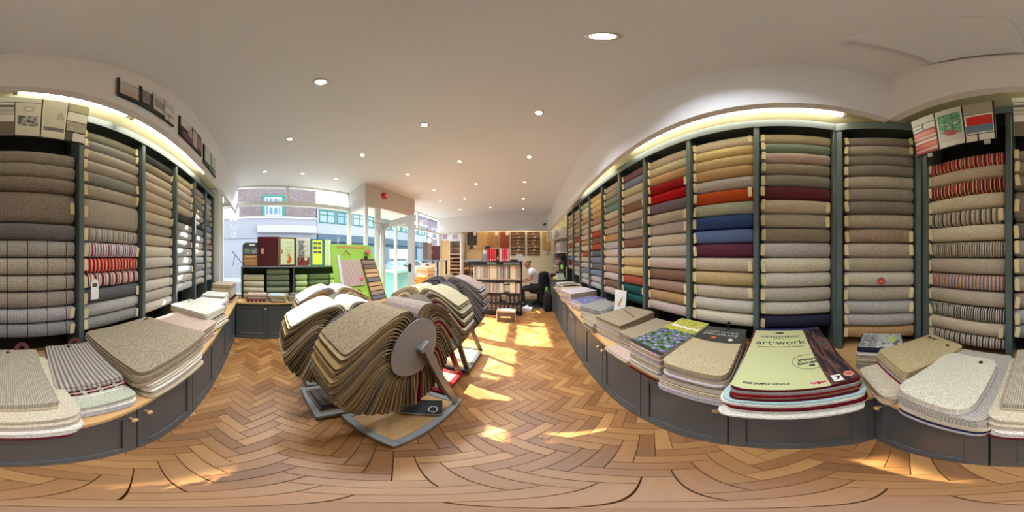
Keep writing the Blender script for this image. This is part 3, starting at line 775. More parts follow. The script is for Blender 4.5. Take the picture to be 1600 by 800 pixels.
fl = obj('flag_print', MB().box(-0.03, 0.03, -0.012, 0.012, 0, 0.001), mat((210, 196, 190), 0.4), t, (0.075, -0.315, zt+0.003))
obj('flag_cross', MB().box(-0.03, 0.03, -0.003, 0.003, 0, 0.001).box(-0.004, 0.004, -0.012, 0.012, 0, 0.001).bar((-0.03, -0.012, 0), (0.03, 0.012, 0), 0.002, 0.001).bar((-0.03, 0.012, 0), (0.03, -0.012, 0), 0.002, 0.001), mat((180, 40, 44), 0.4), fl, (0, 0, 0.001))

# snowflake book
t, h = book('heap of thin grey beige samples beneath the dark-banded sample book', 0.90, 0.385, WT, 0.345, 0.62, -88, [('bei', 1, .010), ('lil', 4, .008), ('bei', 3, .009), ('tau', 1, .009)], 0.0, 0.03, 0.008, top=0.865)
t, h2 = book('sample book of basket weave loop carpet with dark grey band across the back', 0.925, 0.40, WT+h, 0.345, 0.60, -86, [('tau', 2, .013), ('lil', 1, .012), ('bei', 2, .014), ('gry', 1, .012), ('bei', 2, .014), ('diam', 1, .014)], 0.006, 0.05, 0.006, top=0.990)
obj('cover_band', MB().prism([(-0.172, 0.06), (-0.09, 0.045), (0, 0.04), (0.09, 0.045), (0.172, 0.06), (0.172, 0.29), (-0.172, 0.29)], 0.002), mat((56, 58, 58), 0.25), t, (0, 0, h2+0.002))
text('lettering', 'SNOWFLAKE', 0.044, mat((196, 198, 200), 0.4), t, (0, 0.155, h2+0.004), (0, 0, 0))
text('lettering', 'CLASSIC NATURAL', 0.030, mat((186, 188, 190), 0.4), t, (0.0, 0.20, h2+0.004), (0, 0, 0))
obj('round_badge', MB().lathe([(0.017, 0), (0.017, 0.001)], (-0.03, 0.10, h2+0.004), n=20), mat((220, 96, 50), 0.4), t)
obj('round_badge', MB().lathe([(0.017, 0), (0.017, 0.001)], (0.09, 0.09, h2+0.004), n=20), mat((220, 222, 224), 0.4), t)['label'] = 'white round badge'
obj('handle_loop', MB().cyl((0.03, 0.275, 0), (0.03, 0.285, 0.05), 0.012, 0.010).lathe([(0.004, 0), (0.014, 0.008), (0.014, 0.02), (0.005, 0.028)], (0.03, 0.285, 0.04), n=12), BLACK, t, (0, 0, h2))
# lavender book
def flower_mat():
    m, nt, b = newmat('lavender_photo'); L = nt.links; b.inputs['Roughness'].default_value = 0.25
    tc = nd(nt, 'ShaderNodeTexCoord')
    vo = nd(nt, 'ShaderNodeTexNoise'); vo.inputs['Scale'].default_value = 34; vo.inputs['Detail'].default_value = 3
    n2 = nd(nt, 'ShaderNodeTexNoise'); n2.inputs['Scale'].default_value = 7
    L.new(tc.outputs['Object'], vo.inputs['Vector']); L.new(tc.outputs['Object'], n2.inputs['Vector'])
    cr = nd(nt, 'ShaderNodeValToRGB'); e = cr.color_ramp.elements
    e[0].position = 0.40; e[0].color = lin((40, 70, 30)); e[1].position = 0.68; e[1].color = lin((196, 186, 214))
    for p, c in ((0.48, (96, 140, 60)), (0.53, (110, 96, 160)), (0.58, (84, 70, 140)), (0.62, (150, 140, 190))):
        q = e.new(p); q.color = lin(c)
    L.new(vo.outputs['Fac'], cr.inputs['Fac'])
    c2 = nd(nt, 'ShaderNodeValToRGB'); e = c2.color_ramp.elements
    e[0].position = 0.3; e[0].color = lin((110, 150, 60)); e[1].position = 0.7; e[1].color = lin((220, 196, 90))
    L.new(vo.outputs['Fac'], c2.inputs['Fac'])
    sx = nd(nt, 'ShaderNodeSeparateXYZ'); L.new(tc.outputs['Object'], sx.inputs[0])
    f = math_n(nt, 'GREATER_THAN', math_n(nt, 'MULTIPLY_ADD', n2.outputs['Fac'], 0.12, sx.outputs[1]), 0.10)
    mx = nd(nt, 'ShaderNodeMix', data_type='RGBA'); L.new(f, mx.inputs[0]); L.new(cr.outputs[0], mx.inputs[6]); L.new(c2.outputs[0], mx.inputs[7])
    L.new(mx.outputs[2], b.inputs['Base Color'])
    return m
t, h = book('tall sample book with lavender field cover, between woven and plain beige samples', 0.935, 0.705, WT, 0.27, 0.60, -90, [('mar', 1, .012), ('wht', 1, .010), ('rust', 1, .010), ('bei', 1, .012), ('wht', 1, .012), ('gry', 1, .012), ('wht', 1, .012), ('lil', 1, .012), ('bei', 3, .012), ('lil', 3, .012), ('pnk', 4, .011)], 0.0, 0.02, 0.006, top=1.000)
obj('cover', MB().box(-0.135, 0.135, -0.298, 0.298, 0, 0.003), flower_mat(), t, (0, 0, h+0.001))
obj('cover_edge', MB().box(-0.135, 0.135, -0.300, -0.272, 0, 0.003), mat((52, 52, 54), 0.3), t, (0, 0, h+0.0045))
text('lettering', 'Elmhurst', 0.070, mat((240, 240, 236), 0.3), t, (0.01, 0.13, h+0.005), (0, 0, 0), bold=True)
# beige stacks
t, h = book('low folded cream samples at the worktop edge beside the lavender covered book', 0.80, 0.99, WT, 0.28, 0.34, -86, [('bei', 3, .010), ('pnk', 1, .010)], 0.0, 0.015, 0.012, top=0.800)
book('tall beige sample stack with a split top beside the lavender covered book', 0.985, 0.995, WT+h, 0.28, 0.48, -86, [('bei', 2, .011), ('pnk', 2, .011), ('flk', 5, .011)], 0.0, 0.015, 0.008, top=0.935)
t, h = book('tall beige stack with a loose diagonal sheet on top, far side of split stack', 1.00, 1.37, WT, 0.36, 0.52, -80, [('lil', 3, .012), ('bei', 4, .012), ('lil', 3, .010), ('bei', 3, .012), ('flk', 2, .012)], 0.0, 0.02, 0.008, top=0.970)
obj('loose_spine', MB().bar((-0.14, 0.10, 0), (0.13, -0.02, 0), 0.012, 0.003), mat((110, 70, 66), 0.5), t, (0, 0, h+0.002))
t, h = book('small drooping pile of fringed beige samples over the worktop edge', 0.79, 1.63, WT, 0.24, 0.22, -84, [('brn', 1, .012), ('tau', 2, .012), ('bei', 3, .012), ('flk', 1, .012)], 0.012, 0.01, 0.014, top=0.875)
t, h = book('sample book topped by flat grey carpet tile, right worktop', 1.00, 1.93, WT, 0.36, 0.44, -66, [('red', 1, .010), ('bei', 3, .012), ('lil', 3, .012), ('gry', 2, .012), ('ltq', 1, .006), ('gry', 1, .014)], 0.004, 0.015, 0.010, top=0.935)
t, h = book('stack with green and violet marbled cover behind the grey tile', 1.00, 2.36, WT, 0.34, 0.46, -76, [('pnk', 4, .012), ('lil', 4, .011)], 0.0, 0.012, 0.012, top=0.900)
def marble(cols, sc):
    m, nt, b = newmat('marbled_print'); L = nt.links; b.inputs['Roughness'].default_value = 0.3
    tc = nd(nt, 'ShaderNodeTexCoord'); no = nd(nt, 'ShaderNodeTexNoise'); no.inputs['Scale'].default_value = sc; no.inputs['Detail'].default_value = 2
    L.new(tc.outputs['Object'], no.inputs['Vector']); cr = nd(nt, 'ShaderNodeValToRGB'); e = cr.color_ramp.elements
    n = len(cols)
    for i, c in enumerate(cols):
        p = 0.32+0.36*i/(n-1)
        if i < 2: e[i].position = p; e[i].color = lin(c)
        else: q = e.new(p); q.color = lin(c)
    L.new(no.outputs['Fac'], cr.inputs['Fac']); L.new(cr.outputs[0], b.inputs['Base Color']); return m
obj('cover', MB().box(-0.16, 0.16, -0.225, 0.225, 0, 0.003), marble([(120, 176, 156), (130, 120, 180), (96, 80, 140), (150, 190, 170)], 6), t, (0, 0, h+0.001))
t, h = book('wide pinkish grey stack with a folder on top, right worktop', 1.00, 2.83, WT, 0.42, 0.54, -78, [('pnk', 4, .012), ('lil', 4, .012), ('bei', 2, .012), ('rust', 1, .008), ('lil', 1, .016)], 0.0, 0.012, 0.014, top=0.965)
t, h = book('messy heap of brochures and samples nearest the desk', 1.04, 3.72, WT, 0.50, 0.46, -84, [('bei', 3, .012), ('pnk', 3, .012), ('rust', 1, .01), ('gry', 2, .012), ('wht', 1, .012)], 0.006, 0.012, 0.026, top=0.940)
obj('brochure', MB().box(-0.15, 0.15, -0.20, 0.2, 0, 0.006), marble([(226, 214, 210), (150, 120, 160), (110, 90, 140), (200, 150, 110)], 9), t, (0.02, 0, h+0.001), (0, 0, 0.15))
obj('brochure', MB().box(-0.12, 0.12, -0.18, 0.18, 0, 0.005), marble([(210, 160, 90), (90, 110, 80), (220, 210, 200)], 11), t, (0.16, -0.02, h+0.008), (0, 0, -0.2))
t, h = book('grey and cream samples stacked beyond the pinkish folder stack', 1.02, 3.28, WT, 0.34, 0.46, -88, [('pnk', 4, .012), ('bei', 4, .012)], 0.0, 0.012, 0.016, top=0.920)
# leaning white book
t = thing('catalogue', 'white catalogue with a gold motif leaning upright against the right rack', 'catalogue', (1.10, 1.655, WT+0.125), radians(-68))
obj('book_block', MB().bevbox(-0.085, 0.085, 0, 0.022, 0, 0.29, 0.003), mat((226, 222, 218), 0.3), t, rot=(radians(-8), 0, 0))
obj('spine', MB().box(0.085, 0.092, 0.0, 0.022, 0, 0.29), mat((60, 50, 54), 0.4), t, rot=(radians(-8), 0, 0))
mm = MB()
for dx_, dz_, r_ in ((-0.01, 0.10, 0.018), (0.0, 0.13, 0.015), (0.012, 0.155, 0.018), (0.02, 0.18, 0.012), (-0.015, 0.125, 0.010), (0.03, 0.21, 0.008)):
    mm.lathe([(r_, -0.002), (r_*0.8, -0.003)], (dx_, 0, dz_), axis='Y', n=10)
obj('cover_print', mm, mat((190, 150, 90), 0.4), t, rot=(radians(-8), 0, 0))
t, h = book('pale green sheeted sample stack under the leaning white catalogue', 1.09, 1.64, WT, 0.20, 0.24, -84, [('bei', 6, .012), ('pnk', 3, .012), ('ltq', 1, .012)], 0.0, 0.012, 0.008)
# corner magazines and back worktop
t, h = book('pile of striped and silver brochures in the rack corner', 0.905, -0.655, WT, 0.30, 0.24, -128, [('bei', 1, .012), ('gry', 2, .010), ('bei', 1, .012), ('brn', 1, .01), ('bei', 2, .010), ('gry', 1, .010), ('wht', 2, .008), ('navy', 1, .014)], 0.0, 0.008, 0.006, top=0.950)
obj('cover', MB().box(-0.14, 0.14, -0.09, 0.12, 0, 0.010), marble([(226, 226, 226), (150, 152, 154), (200, 200, 198), (90, 92, 92)], 14), t, (0, 0, h+0.001))
mm = MB()
for i in range(8): mm.box(-0.135, -0.03, -0.08+i*0.022, -0.073+i*0.022, 0, 0.001)
obj('cover_stripes', mm, mat((60, 60, 62), 0.4), t, (0, 0, h+0.012))
obj('cover_label', MB().box(0.06, 0.09, -0.02, 0.09, 0, 0.001), mat((176, 206, 96), 0.4), t, (0, 0, h+0.012))
t, h = book('low spread of cream and oatmeal samples under the yellow looped book', 0.62, -0.66, WT, 0.32, 0.50, 172, [('bei', 2, .012), ('snd', 1, .010), ('crm', 3, .012), ('wht', 1, .012), ('crm', 1, .012)], 0.0, 0.05, 0.012, top=0.850)
t, h2 = book('yellowish looped cream sample book with black eyelet left of the white one', 0.63, -0.745, WT+h, 0.30, 0.44, 170, [('red', 1, .010), ('lil', 1, .012), ('gry', 1, .01), ('crm', 1, .012), ('loopc', 3, .016)], 0.0, 0.03, 0.008, top=0.965)
eyelet(t, 0.07, 0.16, h2)
strap(t, -0.08, 0.19, h2-0.01, BLACK, 'black strap loop', 0.9, 0.8)
t, h = book('wide grey woven sample book under the white looped one', 0.29, -0.672, WT, 0.34, 0.56, 180, [('lil', 3, .013), ('navy', 1, .006), ('wht', 1, .014), ('crm', 2, .014), ('loopg', 4, .019)], 0.0, 0.04, 0.008, top=0.935)
t, h2 = book('white looped sample with black eyelet, rounded corners, on the back worktop', 0.315, -0.59, WT+h, 0.28, 0.41, 181, [('lil', 2, .011), ('wht', 1, .010), ('loopw', 2, .014)], 0.006, 0.06, 0.004, top=1.000)
eyelet(t, 0.06, 0.15, h2)
t, h = book('heap of cream and purple edged samples under the ribbed strip book', -0.03, -0.655, WT, 0.33, 0.50, 180, [('mar', 1, .008), ('wht', 2, .015), ('lil', 1, .012), ('wht', 3, .015), ('gry', 1, .012), ('crm', 2, .016), ('purp', 1, .008), ('crm', 1, .014)], 0.004, 0.05, 0.012, top=0.955)
t, h2 = book('beige ribbed strip sample with burgundy leather strap, nearest below the camera', -0.02, -0.69, WT+h, 0.245, 0.46, 180, [('bei', 1, .012), ('rib', 2, .014)], 0.004, 0.012, 0.004, top=1.000)
eyelet(t, -0.04, 0.20, h2)
strap(t, 0.04, 0.235, h2-0.02, LEATH, 'burgundy leather strap', -0.2)
t, h = book('pale greenish grey stack under the dark ribbed sample', -0.335, -0.70, WT, 0.30, 0.42, 172, [('lil', 3, .012), ('wht', 2, .012), ('lil', 1, .012), ('grn', 1, .012)], 0.0, 0.03, 0.010, top=0.865)
t, h2 = book('dark ribbed stripe sample book with burgundy strap on the left worktop', -0.33, -0.77, WT+h, 0.29, 0.43, 174, [('wht', 2, .016), ('strpk', 1, .012), ('wht', 1, .012), ('strpk', 1, .012), ('ribd', 2, .014)], 0.004, 0.012, 0.006, top=0.965)
strap(t, 0.05, 0.22, h2-0.02, LEATH, 'burgundy leather strap', -0.1)
eyelet(t, 0.0, 0.19, h2)
t, h = book('lower spread of cream samples under the large flecked beige one', -0.80, -0.68, WT, 0.52, 0.46, 176, [('bei', 3, .013), ('wht', 2, .012), ('crm', 2, .012), ('navy', 1, .008), ('crm', 1, .010)], 0.0, 0.04, 0.016, top=0.870)
t, h2 = book('large flecked beige carpet sample book, widest on the left worktop', -0.80, -0.755, WT+h, 0.62, 0.60, 176, [('bei', 2, .014), ('flk', 2, .014), ('bei', 2, .014), ('flk', 2, .015)], 0.0, 0.045, 0.008, top=1.010)
strap(t, 0.24, 0.26, h2-0.03, LEATH, 'brown leather strap', 0.6, 0.8)
t, h = book('grey beige stack partly sunlit beside the large flecked sample', -1.37, -0.79, WT, 0.36, 0.54, 173, [('lil', 2, .012), ('navy', 1, .008), ('pnk', 2, .012), ('bei', 5, .013), ('pnk', 3, .012)], 0.0, 0.02, 0.014, top=0.930)
t, h = book('leaning pile of cream samples under the sunlit white one', -1.76, -0.78, WT, 0.38, 0.54, 168, [('pnk', 2, .012), ('crm', 2, .013), ('rust', 1, .010), ('crm', 3, .013), ('bei', 2, .012)], 0.0, 0.015, 0.018, top=0.900)
t, h2 = book('sunlit white sample book with black bottom layer on the left worktop', -1.74, -0.80, WT+h, 0.37, 0.54, 166, [('blk', 1, .014), ('wht', 1, .02), ('crm', 1, .02), ('wht', 1, .02)], 0.004, 0.03, 0.004, top=1.000)
eyelet(t, 0.08, 0.20, h2)
t, h = book('sunlit pale samples third from the window corner', -2.18, -0.83, WT, 0.38, 0.44, 176, [('crm', 5, .013), ('blk', 1, .008), ('wht', 3, .015)], 0.0, 0.012, 0.016, top=0.940)
t, h = book('small pale stack second from the window corner', -2.56, -0.84, WT, 0.32, 0.38, 182, [('pnk', 3, .013), ('crm', 4, .013), ('wht', 5, .015)], 0.0, 0.012, 0.012, top=0.970)
t, h = book('thick oatmeal stack in the window corner with red layer', -2.95, -0.80, WT, 0.36, 0.36, 178, [('pnk', 3, .015), ('mar', 1, .014), ('red', 1, .012), ('crm', 6, .018), ('bei', 3, .020)], 0.0, 0.012, 0.014, top=1.090)
# under the window
def wbook(*a, **k): return book(*a, group='sample books under the window', **k)
t, h = wbook('black and cream striped samples under the folded brown ones below the window', -2.965, -0.19, WT, 0.36, 0.20, 90, [('bei', 1, .012), ('strpk', 3, .014)], 0.0, 0.01, 0.006)
t, h2 = wbook('folded pinkish brown samples stacked on striped ones below the window', -2.970, -0.19, WT+h, 0.34, 0.19, 90, [('red', 1, .014), ('pnk', 2, .018), ('brn', 1, .010), ('pnk', 2, .018)], 0.0, 0.01, 0.008)
t, h = wbook('stack of cream samples under the pale blue brochure', -2.965, 0.20, WT, 0.27, 0.20, 90, [('mar', 1, .012), ('crm', 2, .013), ('bei', 4, .013)], 0.0, 0.01, 0.006)
t, h2 = wbook('sample book with pale blue brochure cover below the window', -2.965, 0.17, WT+h, 0.28, 0.20, 84, [('bei', 2, .014), ('crm', 1, .014)], 0.0, 0.012, 0.006)
obj('cover', MB().box(-0.135, 0.135, -0.095, 0.095, 0, 0.004), marble([(200, 216, 222), (150, 176, 196), (220, 224, 220), (120, 146, 160)], 16), t, (0, 0, h2+0.001))
t, h = wbook('stack of beige samples with dark lettered cover behind the carpet wheel', -2.965, 0.52, WT, 0.27, 0.20, 90, [('pnk', 3, .013), ('bei', 4, .014), ('crm', 2, .012)], 0.0, 0.01, 0.008)
obj('cover', MB().box(-0.13, 0.13, -0.09, 0.095, 0, 0.010), mat((44, 44, 52), 0.3), t, (0, 0, h+0.001), (0.12, 0, 0))
mm = MB()
for i in range(3): mm.box(-0.10, 0.10, -0.06+i*0.055, -0.035+i*0.055, 0, 0.001)
obj('cover_print', mm, mat((180, 150, 130), 0.5), t, (0, 0, h+0.0125), (0.12, 0, 0))
t = thing('sample_case', 'dark slim sample case leaning against the shelf under the window', 'case', (-3.02, 1.05, WT), radians(90))
obj('shell', MB().bevbox(-0.13, 0.13, 0, 0.02, 0, 0.22, 0.004), mat((74, 82, 72), 0.4), t, rot=(radians(-24), 0, 0))
obj('rim', MB().bevbox(-0.135, 0.135, 0.002, 0.016, 0.21, 0.225, 0.003), mat((150, 150, 140), 0.4), t, rot=(radians(-24), 0, 0))

# ---------------------------------------------------------------- shelf unit under the window with underlay rolls, things on its top
t = thing('shelf_unit', 'dark grey low shelf unit along the street window, boxes and folders on top', 'shelf unit', (-3.07, -0.50, 0.757), radians(90))
Ls = 2.18
for u in (0.012, 1.0, Ls-0.012): obj('upright', MB().bevbox(u-0.012, u+0.012, 0, 0.24, 0, 0.62, 0.002), mat((70, 78, 80), 0.5), t)
obj('top_board', MB().bevbox(0, Ls, -0.012, 0.255, 0.62, 0.645, 0.003), mat((92, 100, 102), 0.45), t)
obj('back_panel', MB().box(0, Ls, 0.24, 0.25, 0.0, 0.62), mat((40, 44, 44), 0.8), t)
LEDGE = 0.757+0.645
def fold_pile(label, y, wd, keys, z=1.13, c0='folded underlay'):
    """stack of thick folded rolls, each its own thing"""
    zz = z-0.37
    for i, k in enumerate(keys):
        ht = 0.118
        me = roll_mesh(wd, ht)
        o = place('folded_underlay', me, None, None, (-2.965-0.02, y, zz+0.06), (0, 0, radians(90)))
        o.material_slots[0].link = 'OBJECT'; o.material_slots[0].material = PILE2[k]
        tag(o, '%s, %s from the bottom of its pile %s' % (NAME2[k], ['first', 'second', 'third', 'fourth', 'fifth'][i], label), 'underlay', 'folded underlay under the window')
        zz += 0.121
PILE2 = {'c': carpet((198, 190, 166)), 'g': carpet((128, 130, 112)), 'p': carpet((176, 190, 146)), 'd': carpet((104, 116, 92)), 'y': carpet((188, 190, 116))}
NAME2 = {'c': 'cream folded underlay', 'g': 'grey green folded underlay', 'p': 'pale green folded underlay', 'd': 'dark green folded underlay', 'y': 'lime folded underlay'}
def fold_pile_at(label, y, wd, keys):
    zz = 0.757
    for i, k in enumerate(keys):
        me = roll_mesh(wd, 0.118)
        o = place('folded_underlay', me, None, None, (-3.185, y, zz+0.0595), (0, 0, radians(90)))
        o.material_slots[0].link = 'OBJECT'; o.material_slots[0].material = PILE2[k]
        tag(o, '%s, %s from the bottom of the pile %s' % (NAME2[k], ['first', 'second', 'third', 'fourth', 'fifth'][i], label), 'underlay', 'folded underlay under the window')
        zz += 0.121
fold_pile_at('nearest the left wall', -0.265, 0.40, 'cccc')
fold_pile_at('behind the striped samples', 0.205, 0.44, 'cgdgg')
fold_pile_at('behind the blue brochure', 0.66, 0.24, 'cppp')
fold_pile_at('left of the green board', 1.02, 0.42, 'gydd')
fold_pile_at('behind the slim case', 1.42, 0.32, 'cypp')

# ledge things (standing on the shelf unit, x about -3.2)
def easel(y):
    t = thing('display_easel', 'empty thin black and red display easel on the window shelf', 'easel', (-3.18, y, LEDGE), radians(90))
    obj('front_leg', MB().bar((-0.13, -0.03, 0.30), (0.12, 0.02, 0.0), 0.014), mat((90, 36, 44), 0.5), t)
    obj('back_leg', MB().bar((-0.07, 0.0, 0.21), (-0.13, 0.06, 0.0), 0.007), BLACK, t)
easel(-0.57)
def panel_on(t, name, x0, x1, z0, z1, m, y=-0.002, th=0.0012, rot=None):
    return obj(name, MB().box(x0, x1, y-th, y, z0, z1), m, t, rot=rot)
t = thing('sample_board', 'dark sample board with two photos above oak drawers print, window shelf', 'board', (-3.16, -0.33, LEDGE), radians(90))
w2_ = 0.155
obj('board', MB().prism([(-w2_, 0), (w2_, 0), (w2_, 0.46), (-w2_+0.05, 0.46), (-w2_, 0.41)], 0.014, Matrix.Translation((0, 0.014, 0)) @ Matrix.Rotation(pi/2, 4, 'X')), mat((64, 68, 68), 0.5), t)
panel_on(t, 'photo', -0.12, 0.0, 0.24, 0.34, marble([(150, 170, 160), (90, 110, 100), (196, 204, 196)], 20))
panel_on(t, 'photo', 0.02, 0.145, 0.24, 0.34, marble([(170, 180, 170), (110, 120, 116), (200, 204, 200)], 20))
panel_on(t, 'name_strip', -0.02, 0.09, 0.40, 0.43, mat((230, 230, 228), 0.5))
panel_on(t, 'oak_sample', -0.13, 0.145, 0.015, 0.22, wood((190, 136, 84), 'X'))
panel_on(t, 'sample_gap', -0.13, 0.145, 0.07, 0.076, mat((70, 46, 30), 0.6), y=-0.0035)
panel_on(t, 'sample_gap', -0.13, 0.145, 0.15, 0.156, mat((70, 46, 30), 0.6), y=-0.0035)
panel_on(t, 'handle_print', -0.08, 0.09, 0.185, 0.195, mat((210, 190, 160), 0.4), y=-0.0035)
MAROON = mat((74, 22, 30), 0.32)
t = thing('maroon_folder', 'large maroon case standing open on the window shelf, botanical page showing', 'folder', (-3.13, 0.10, LEDGE), radians(90))
obj('left_cover', MB().bevbox(-0.29, 0.11, 0, 0.022, 0, 0.57, 0.004), MAROON, t)
obj('right_cover', MB().bevbox(0, 0.34, 0, 0.022, 0, 0.56, 0.004), MAROON, t, (0.135, 0.0, 0), radians(10))
obj('hinge_strip', MB().bevbox(0.105, 0.14, -0.004, 0.02, 0, 0.575, 0.003), mat((120, 84, 74), 0.5), t)
obj('name_plate', MB().bevbox(-0.22, -0.17, -0.004, 0.0, 0.24, 0.34, 0.001), mat((200, 164, 120), 0.4), t)
pg = obj('page', MB().box(0.02, 0.295, -0.003, -0.0005, 0.03, 0.535), mat((206, 214, 172), 0.5), t, (0.135, 0.0, 0), radians(10))
mm = MB()
for i in range(9):
    mm.bar((0.12+0.01*(i % 3), -0.004, 0.47-i*0.038), (0.25, -0.004, 0.475-i*0.038+0.01*(i % 2)), 0.005, 0.001, (0, 1, 0))
obj('page_print', mm, mat((80, 84, 60), 0.6), pg)
mm = MB().prism([(0.14, 0.06), (0.20, 0.05), (0.245, 0.10), (0.24, 0.17), (0.20, 0.22), (0.185, 0.30), (0.175, 0.22), (0.18, 0.15), (0.15, 0.10)], 0.001, Matrix.Translation((0, -0.004, 0)) @ Matrix.Rotation(pi/2, 4, 'X'))
obj('page_picture', mm, mat((206, 90, 40), 0.5), pg)
panel_on(pg, 'page_tab', 0.03, 0.065, 0.24, 0.32, mat((180, 110, 76), 0.5), y=-0.003)
t = thing('photo_board', 'tall board of room photographs with red furniture, window shelf', 'board', (-3.16, 0.71, LEDGE), radians(90))
obj('board', MB().bevbox(-0.14, 0.14, 0, 0.012, 0, 0.545, 0.003), mat((196, 188, 184), 0.5), t)
panel_on(t, 'photo', -0.12, 0.125, 0.01, 0.17, marble([(60, 66, 76), (150, 30, 40), (80, 30, 36), (190, 186, 180)], 12))
panel_on(t, 'photo', -0.10, 0.02, 0.18, 0.50, marble([(130, 128, 128), (90, 90, 94), (200, 196, 190)], 26))
for z in (0.14, 0.22, 0.33, 0.43): obj('flower_print', MB().lathe([(0.035, -0.003), (0.030, -0.005)], (random.uniform(-0.03, 0.09), 0, z), axis='Y', n=12), mat((206, 184, 170), 0.5), t)
t = thing('sample_binder', 'tall blue and yellow sample binder with six dark swatches, window shelf', 'binder', (-3.16, 1.003, LEDGE), radians(90))
obj('cover', MB().bevbox(-0.15, 0.16, 0, 0.03, 0, 0.545, 0.004), mat((40, 104, 128), 0.4), t)
panel_on(t, 'yellow_page', -0.105, 0.10, 0.02, 0.52, mat((222, 222, 90), 0.45))
for r in range(3):
    for c in range(2): panel_on(t, 'swatch', -0.085+c*0.09, -0.01+c*0.09, 0.25+r*0.09, 0.30+r*0.09, mat([(90, 100, 60), (60, 90, 80), (110, 110, 70)][(r+c) % 3], 0.6), y=-0.0035)
t = thing('folder', 'pale yellow and white folders standing beside the blue binder', 'folder', (-3.16, 1.245, LEDGE), radians(90))
obj('cover', MB().bevbox(-0.08, -0.01, 0, 0.05, 0, 0.54, 0.003), mat((206, 216, 140), 0.5), t)
obj('cover', MB().bevbox(0.0, 0.05, 0, 0.05, 0, 0.535, 0.003), mat((222, 224, 232), 0.5), t)['label'] = 'white folder'
t = thing('leaflet_box', 'bright yellow printed leaflet box on the window shelf by the green board', 'box', (-3.12, 1.41, LEDGE), radians(90))
obj('box', MB().bevbox(-0.11, 0.11, 0, 0.08, 0, 0.34, 0.003), mat((232, 196, 40), 0.4), t)
panel_on(t, 'print', -0.10, 0.10, 0.06, 0.22, marble([(240, 200, 50), (200, 120, 30), (60, 40, 20), (240, 210, 70)], 12))
panel_on(t, 'dark_base', -0.10, 0.10, 0.0, 0.055, mat((60, 40, 24), 0.5))

# ---------------------------------------------------------------- leaning green display board
t = thing('display_board', 'tall lime green board with clipped carpet samples leaning by the entrance', 'display board', (-1.81, 1.42, 0.02), radians(90))
LIME = mat((132, 176, 56), 0.45)
lean = radians(-19.5)
hb = 1.885
M0 = (0, 0, 0)
obj('panel', MB().prism([(-0.30, 0), (0.60, 0), (0.36, hb), (-0.44, hb), (-0.44, 0.7)], 0.014, Matrix.Translation((0, 0.014, 0)) @ Matrix.Rotation(pi/2, 4, 'X')), LIME, t, rot=(lean, 0, 0))
def on(nm, m_, bm, lab=None):
    o = obj(nm, bm, m_, t, rot=(lean, 0, 0))
    if lab: o['label'] = lab
    return o
tl = text('lettering', 'FURNISHING CARPET', 0.062, mat((196, 110, 60), 0.5), t, (0, 0, 0), (pi/2+lean, 0, 0), bold=True, sx=0.95)
tl.location = Matrix.Rotation(lean, 3, 'X') @ Vector((-0.04, -0.003, hb-0.055))
on('carpet_card', carpet((190, 168, 158), 'ribs', [(164, 140, 132)], 260), MB().bevbox(-0.30, 0.08, -0.014, -0.004, hb-0.72, hb-0.28), 'pinkish ribbed sample card')
on('card_spine', mat((196, 190, 196), 0.4), MB().box(-0.345, -0.30, -0.012, -0.002, hb-0.74, hb-0.20))
on('pocket', mat((140, 190, 40), 0.45), MB().bevbox(-0.27, 0.09, -0.03, -0.002, hb-0.92, hb-0.83))
on('carpet_card', carpet((150, 110, 92), 'ribs', [(110, 80, 70)], 300), MB().box(-0.15, 0.0, -0.02, -0.002, hb-1.25, hb-0.92), 'brown ribbed card')
on('carpet_card', carpet((196, 130, 112), 'ribs', [(150, 100, 90)], 300), MB().box(0.0, 0.10, -0.02, -0.002, hb-1.25, hb-0.92), 'salmon ribbed card')
on('carpet_card', carpet((190, 184, 176), 'ribs', [(120, 116, 120)], 300), MB().box(-0.30, -0.15, -0.02, -0.002, hb-1.25, hb-0.92), 'grey ribbed card')
sl = on('swatch_ladder', mat((84, 56, 40), 0.6), MB().quadbox([(0.085, -0.012, hb-0.27), (0.37, -0.012, hb-0.27), (0.37, -0.002, hb-0.27), (0.085, -0.002, hb-0.27), (0.17, -0.012, hb-1.25), (0.49, -0.012, hb-1.25), (0.49, -0.002, hb-1.25), (0.17, -0.002, hb-1.25)]))
cl_ = [(140, 124, 112), (120, 100, 90), (196, 160, 120), (206, 172, 130), (120, 116, 120), (196, 160, 116), (190, 152, 112), (150, 130, 120), (110, 106, 116), (200, 170, 130), (206, 176, 136), (120, 100, 96)]
for i, c in enumerate(cl_):
    z = hb-0.30-i*0.078; sh = (i*0.078+0.03)*0.087
    obj('swatch', MB().bevbox(0.11+sh, 0.36+sh*1.25, -0.024, -0.012, z-0.064, z, 0.004), carpet(c), sl)
PINK = mat((226, 60, 120), 0.4)
def tulip(x, z, s):
    on('flower_cutout', PINK, MB().prism([(x, z-s), (x+s*0.5, z-s*0.4), (x+s*0.75, z+s*0.8), (x+s*0.2, z-s*0.1), (x+s*0.1, z+s*0.9), (x-s*0.15, z-s*0.1), (x-s*0.75, z+s*0.5), (x-s*0.5, z-s*0.5)], 0.002, Matrix.Translation((0, -0.026, 0)) @ Matrix.Rotation(pi/2, 4, 'X')), 'pink tulip shape')
tulip(0.26, hb-0.12, 0.07); tulip(0.03, hb-0.60, 0.05); tulip(0.42, hb-1.17, 0.06)
for x, z in ((-0.17, hb-0.14), (-0.06, hb-0.80)):
    on('hanger_hook', mat((150, 60, 40), 0.4), MB().bar((x-0.06, -0.01, z-0.05), (x, -0.01, z+0.03), 0.008).bar((x, -0.01, z+0.03), (x+0.07, -0.01, z-0.05), 0.008))
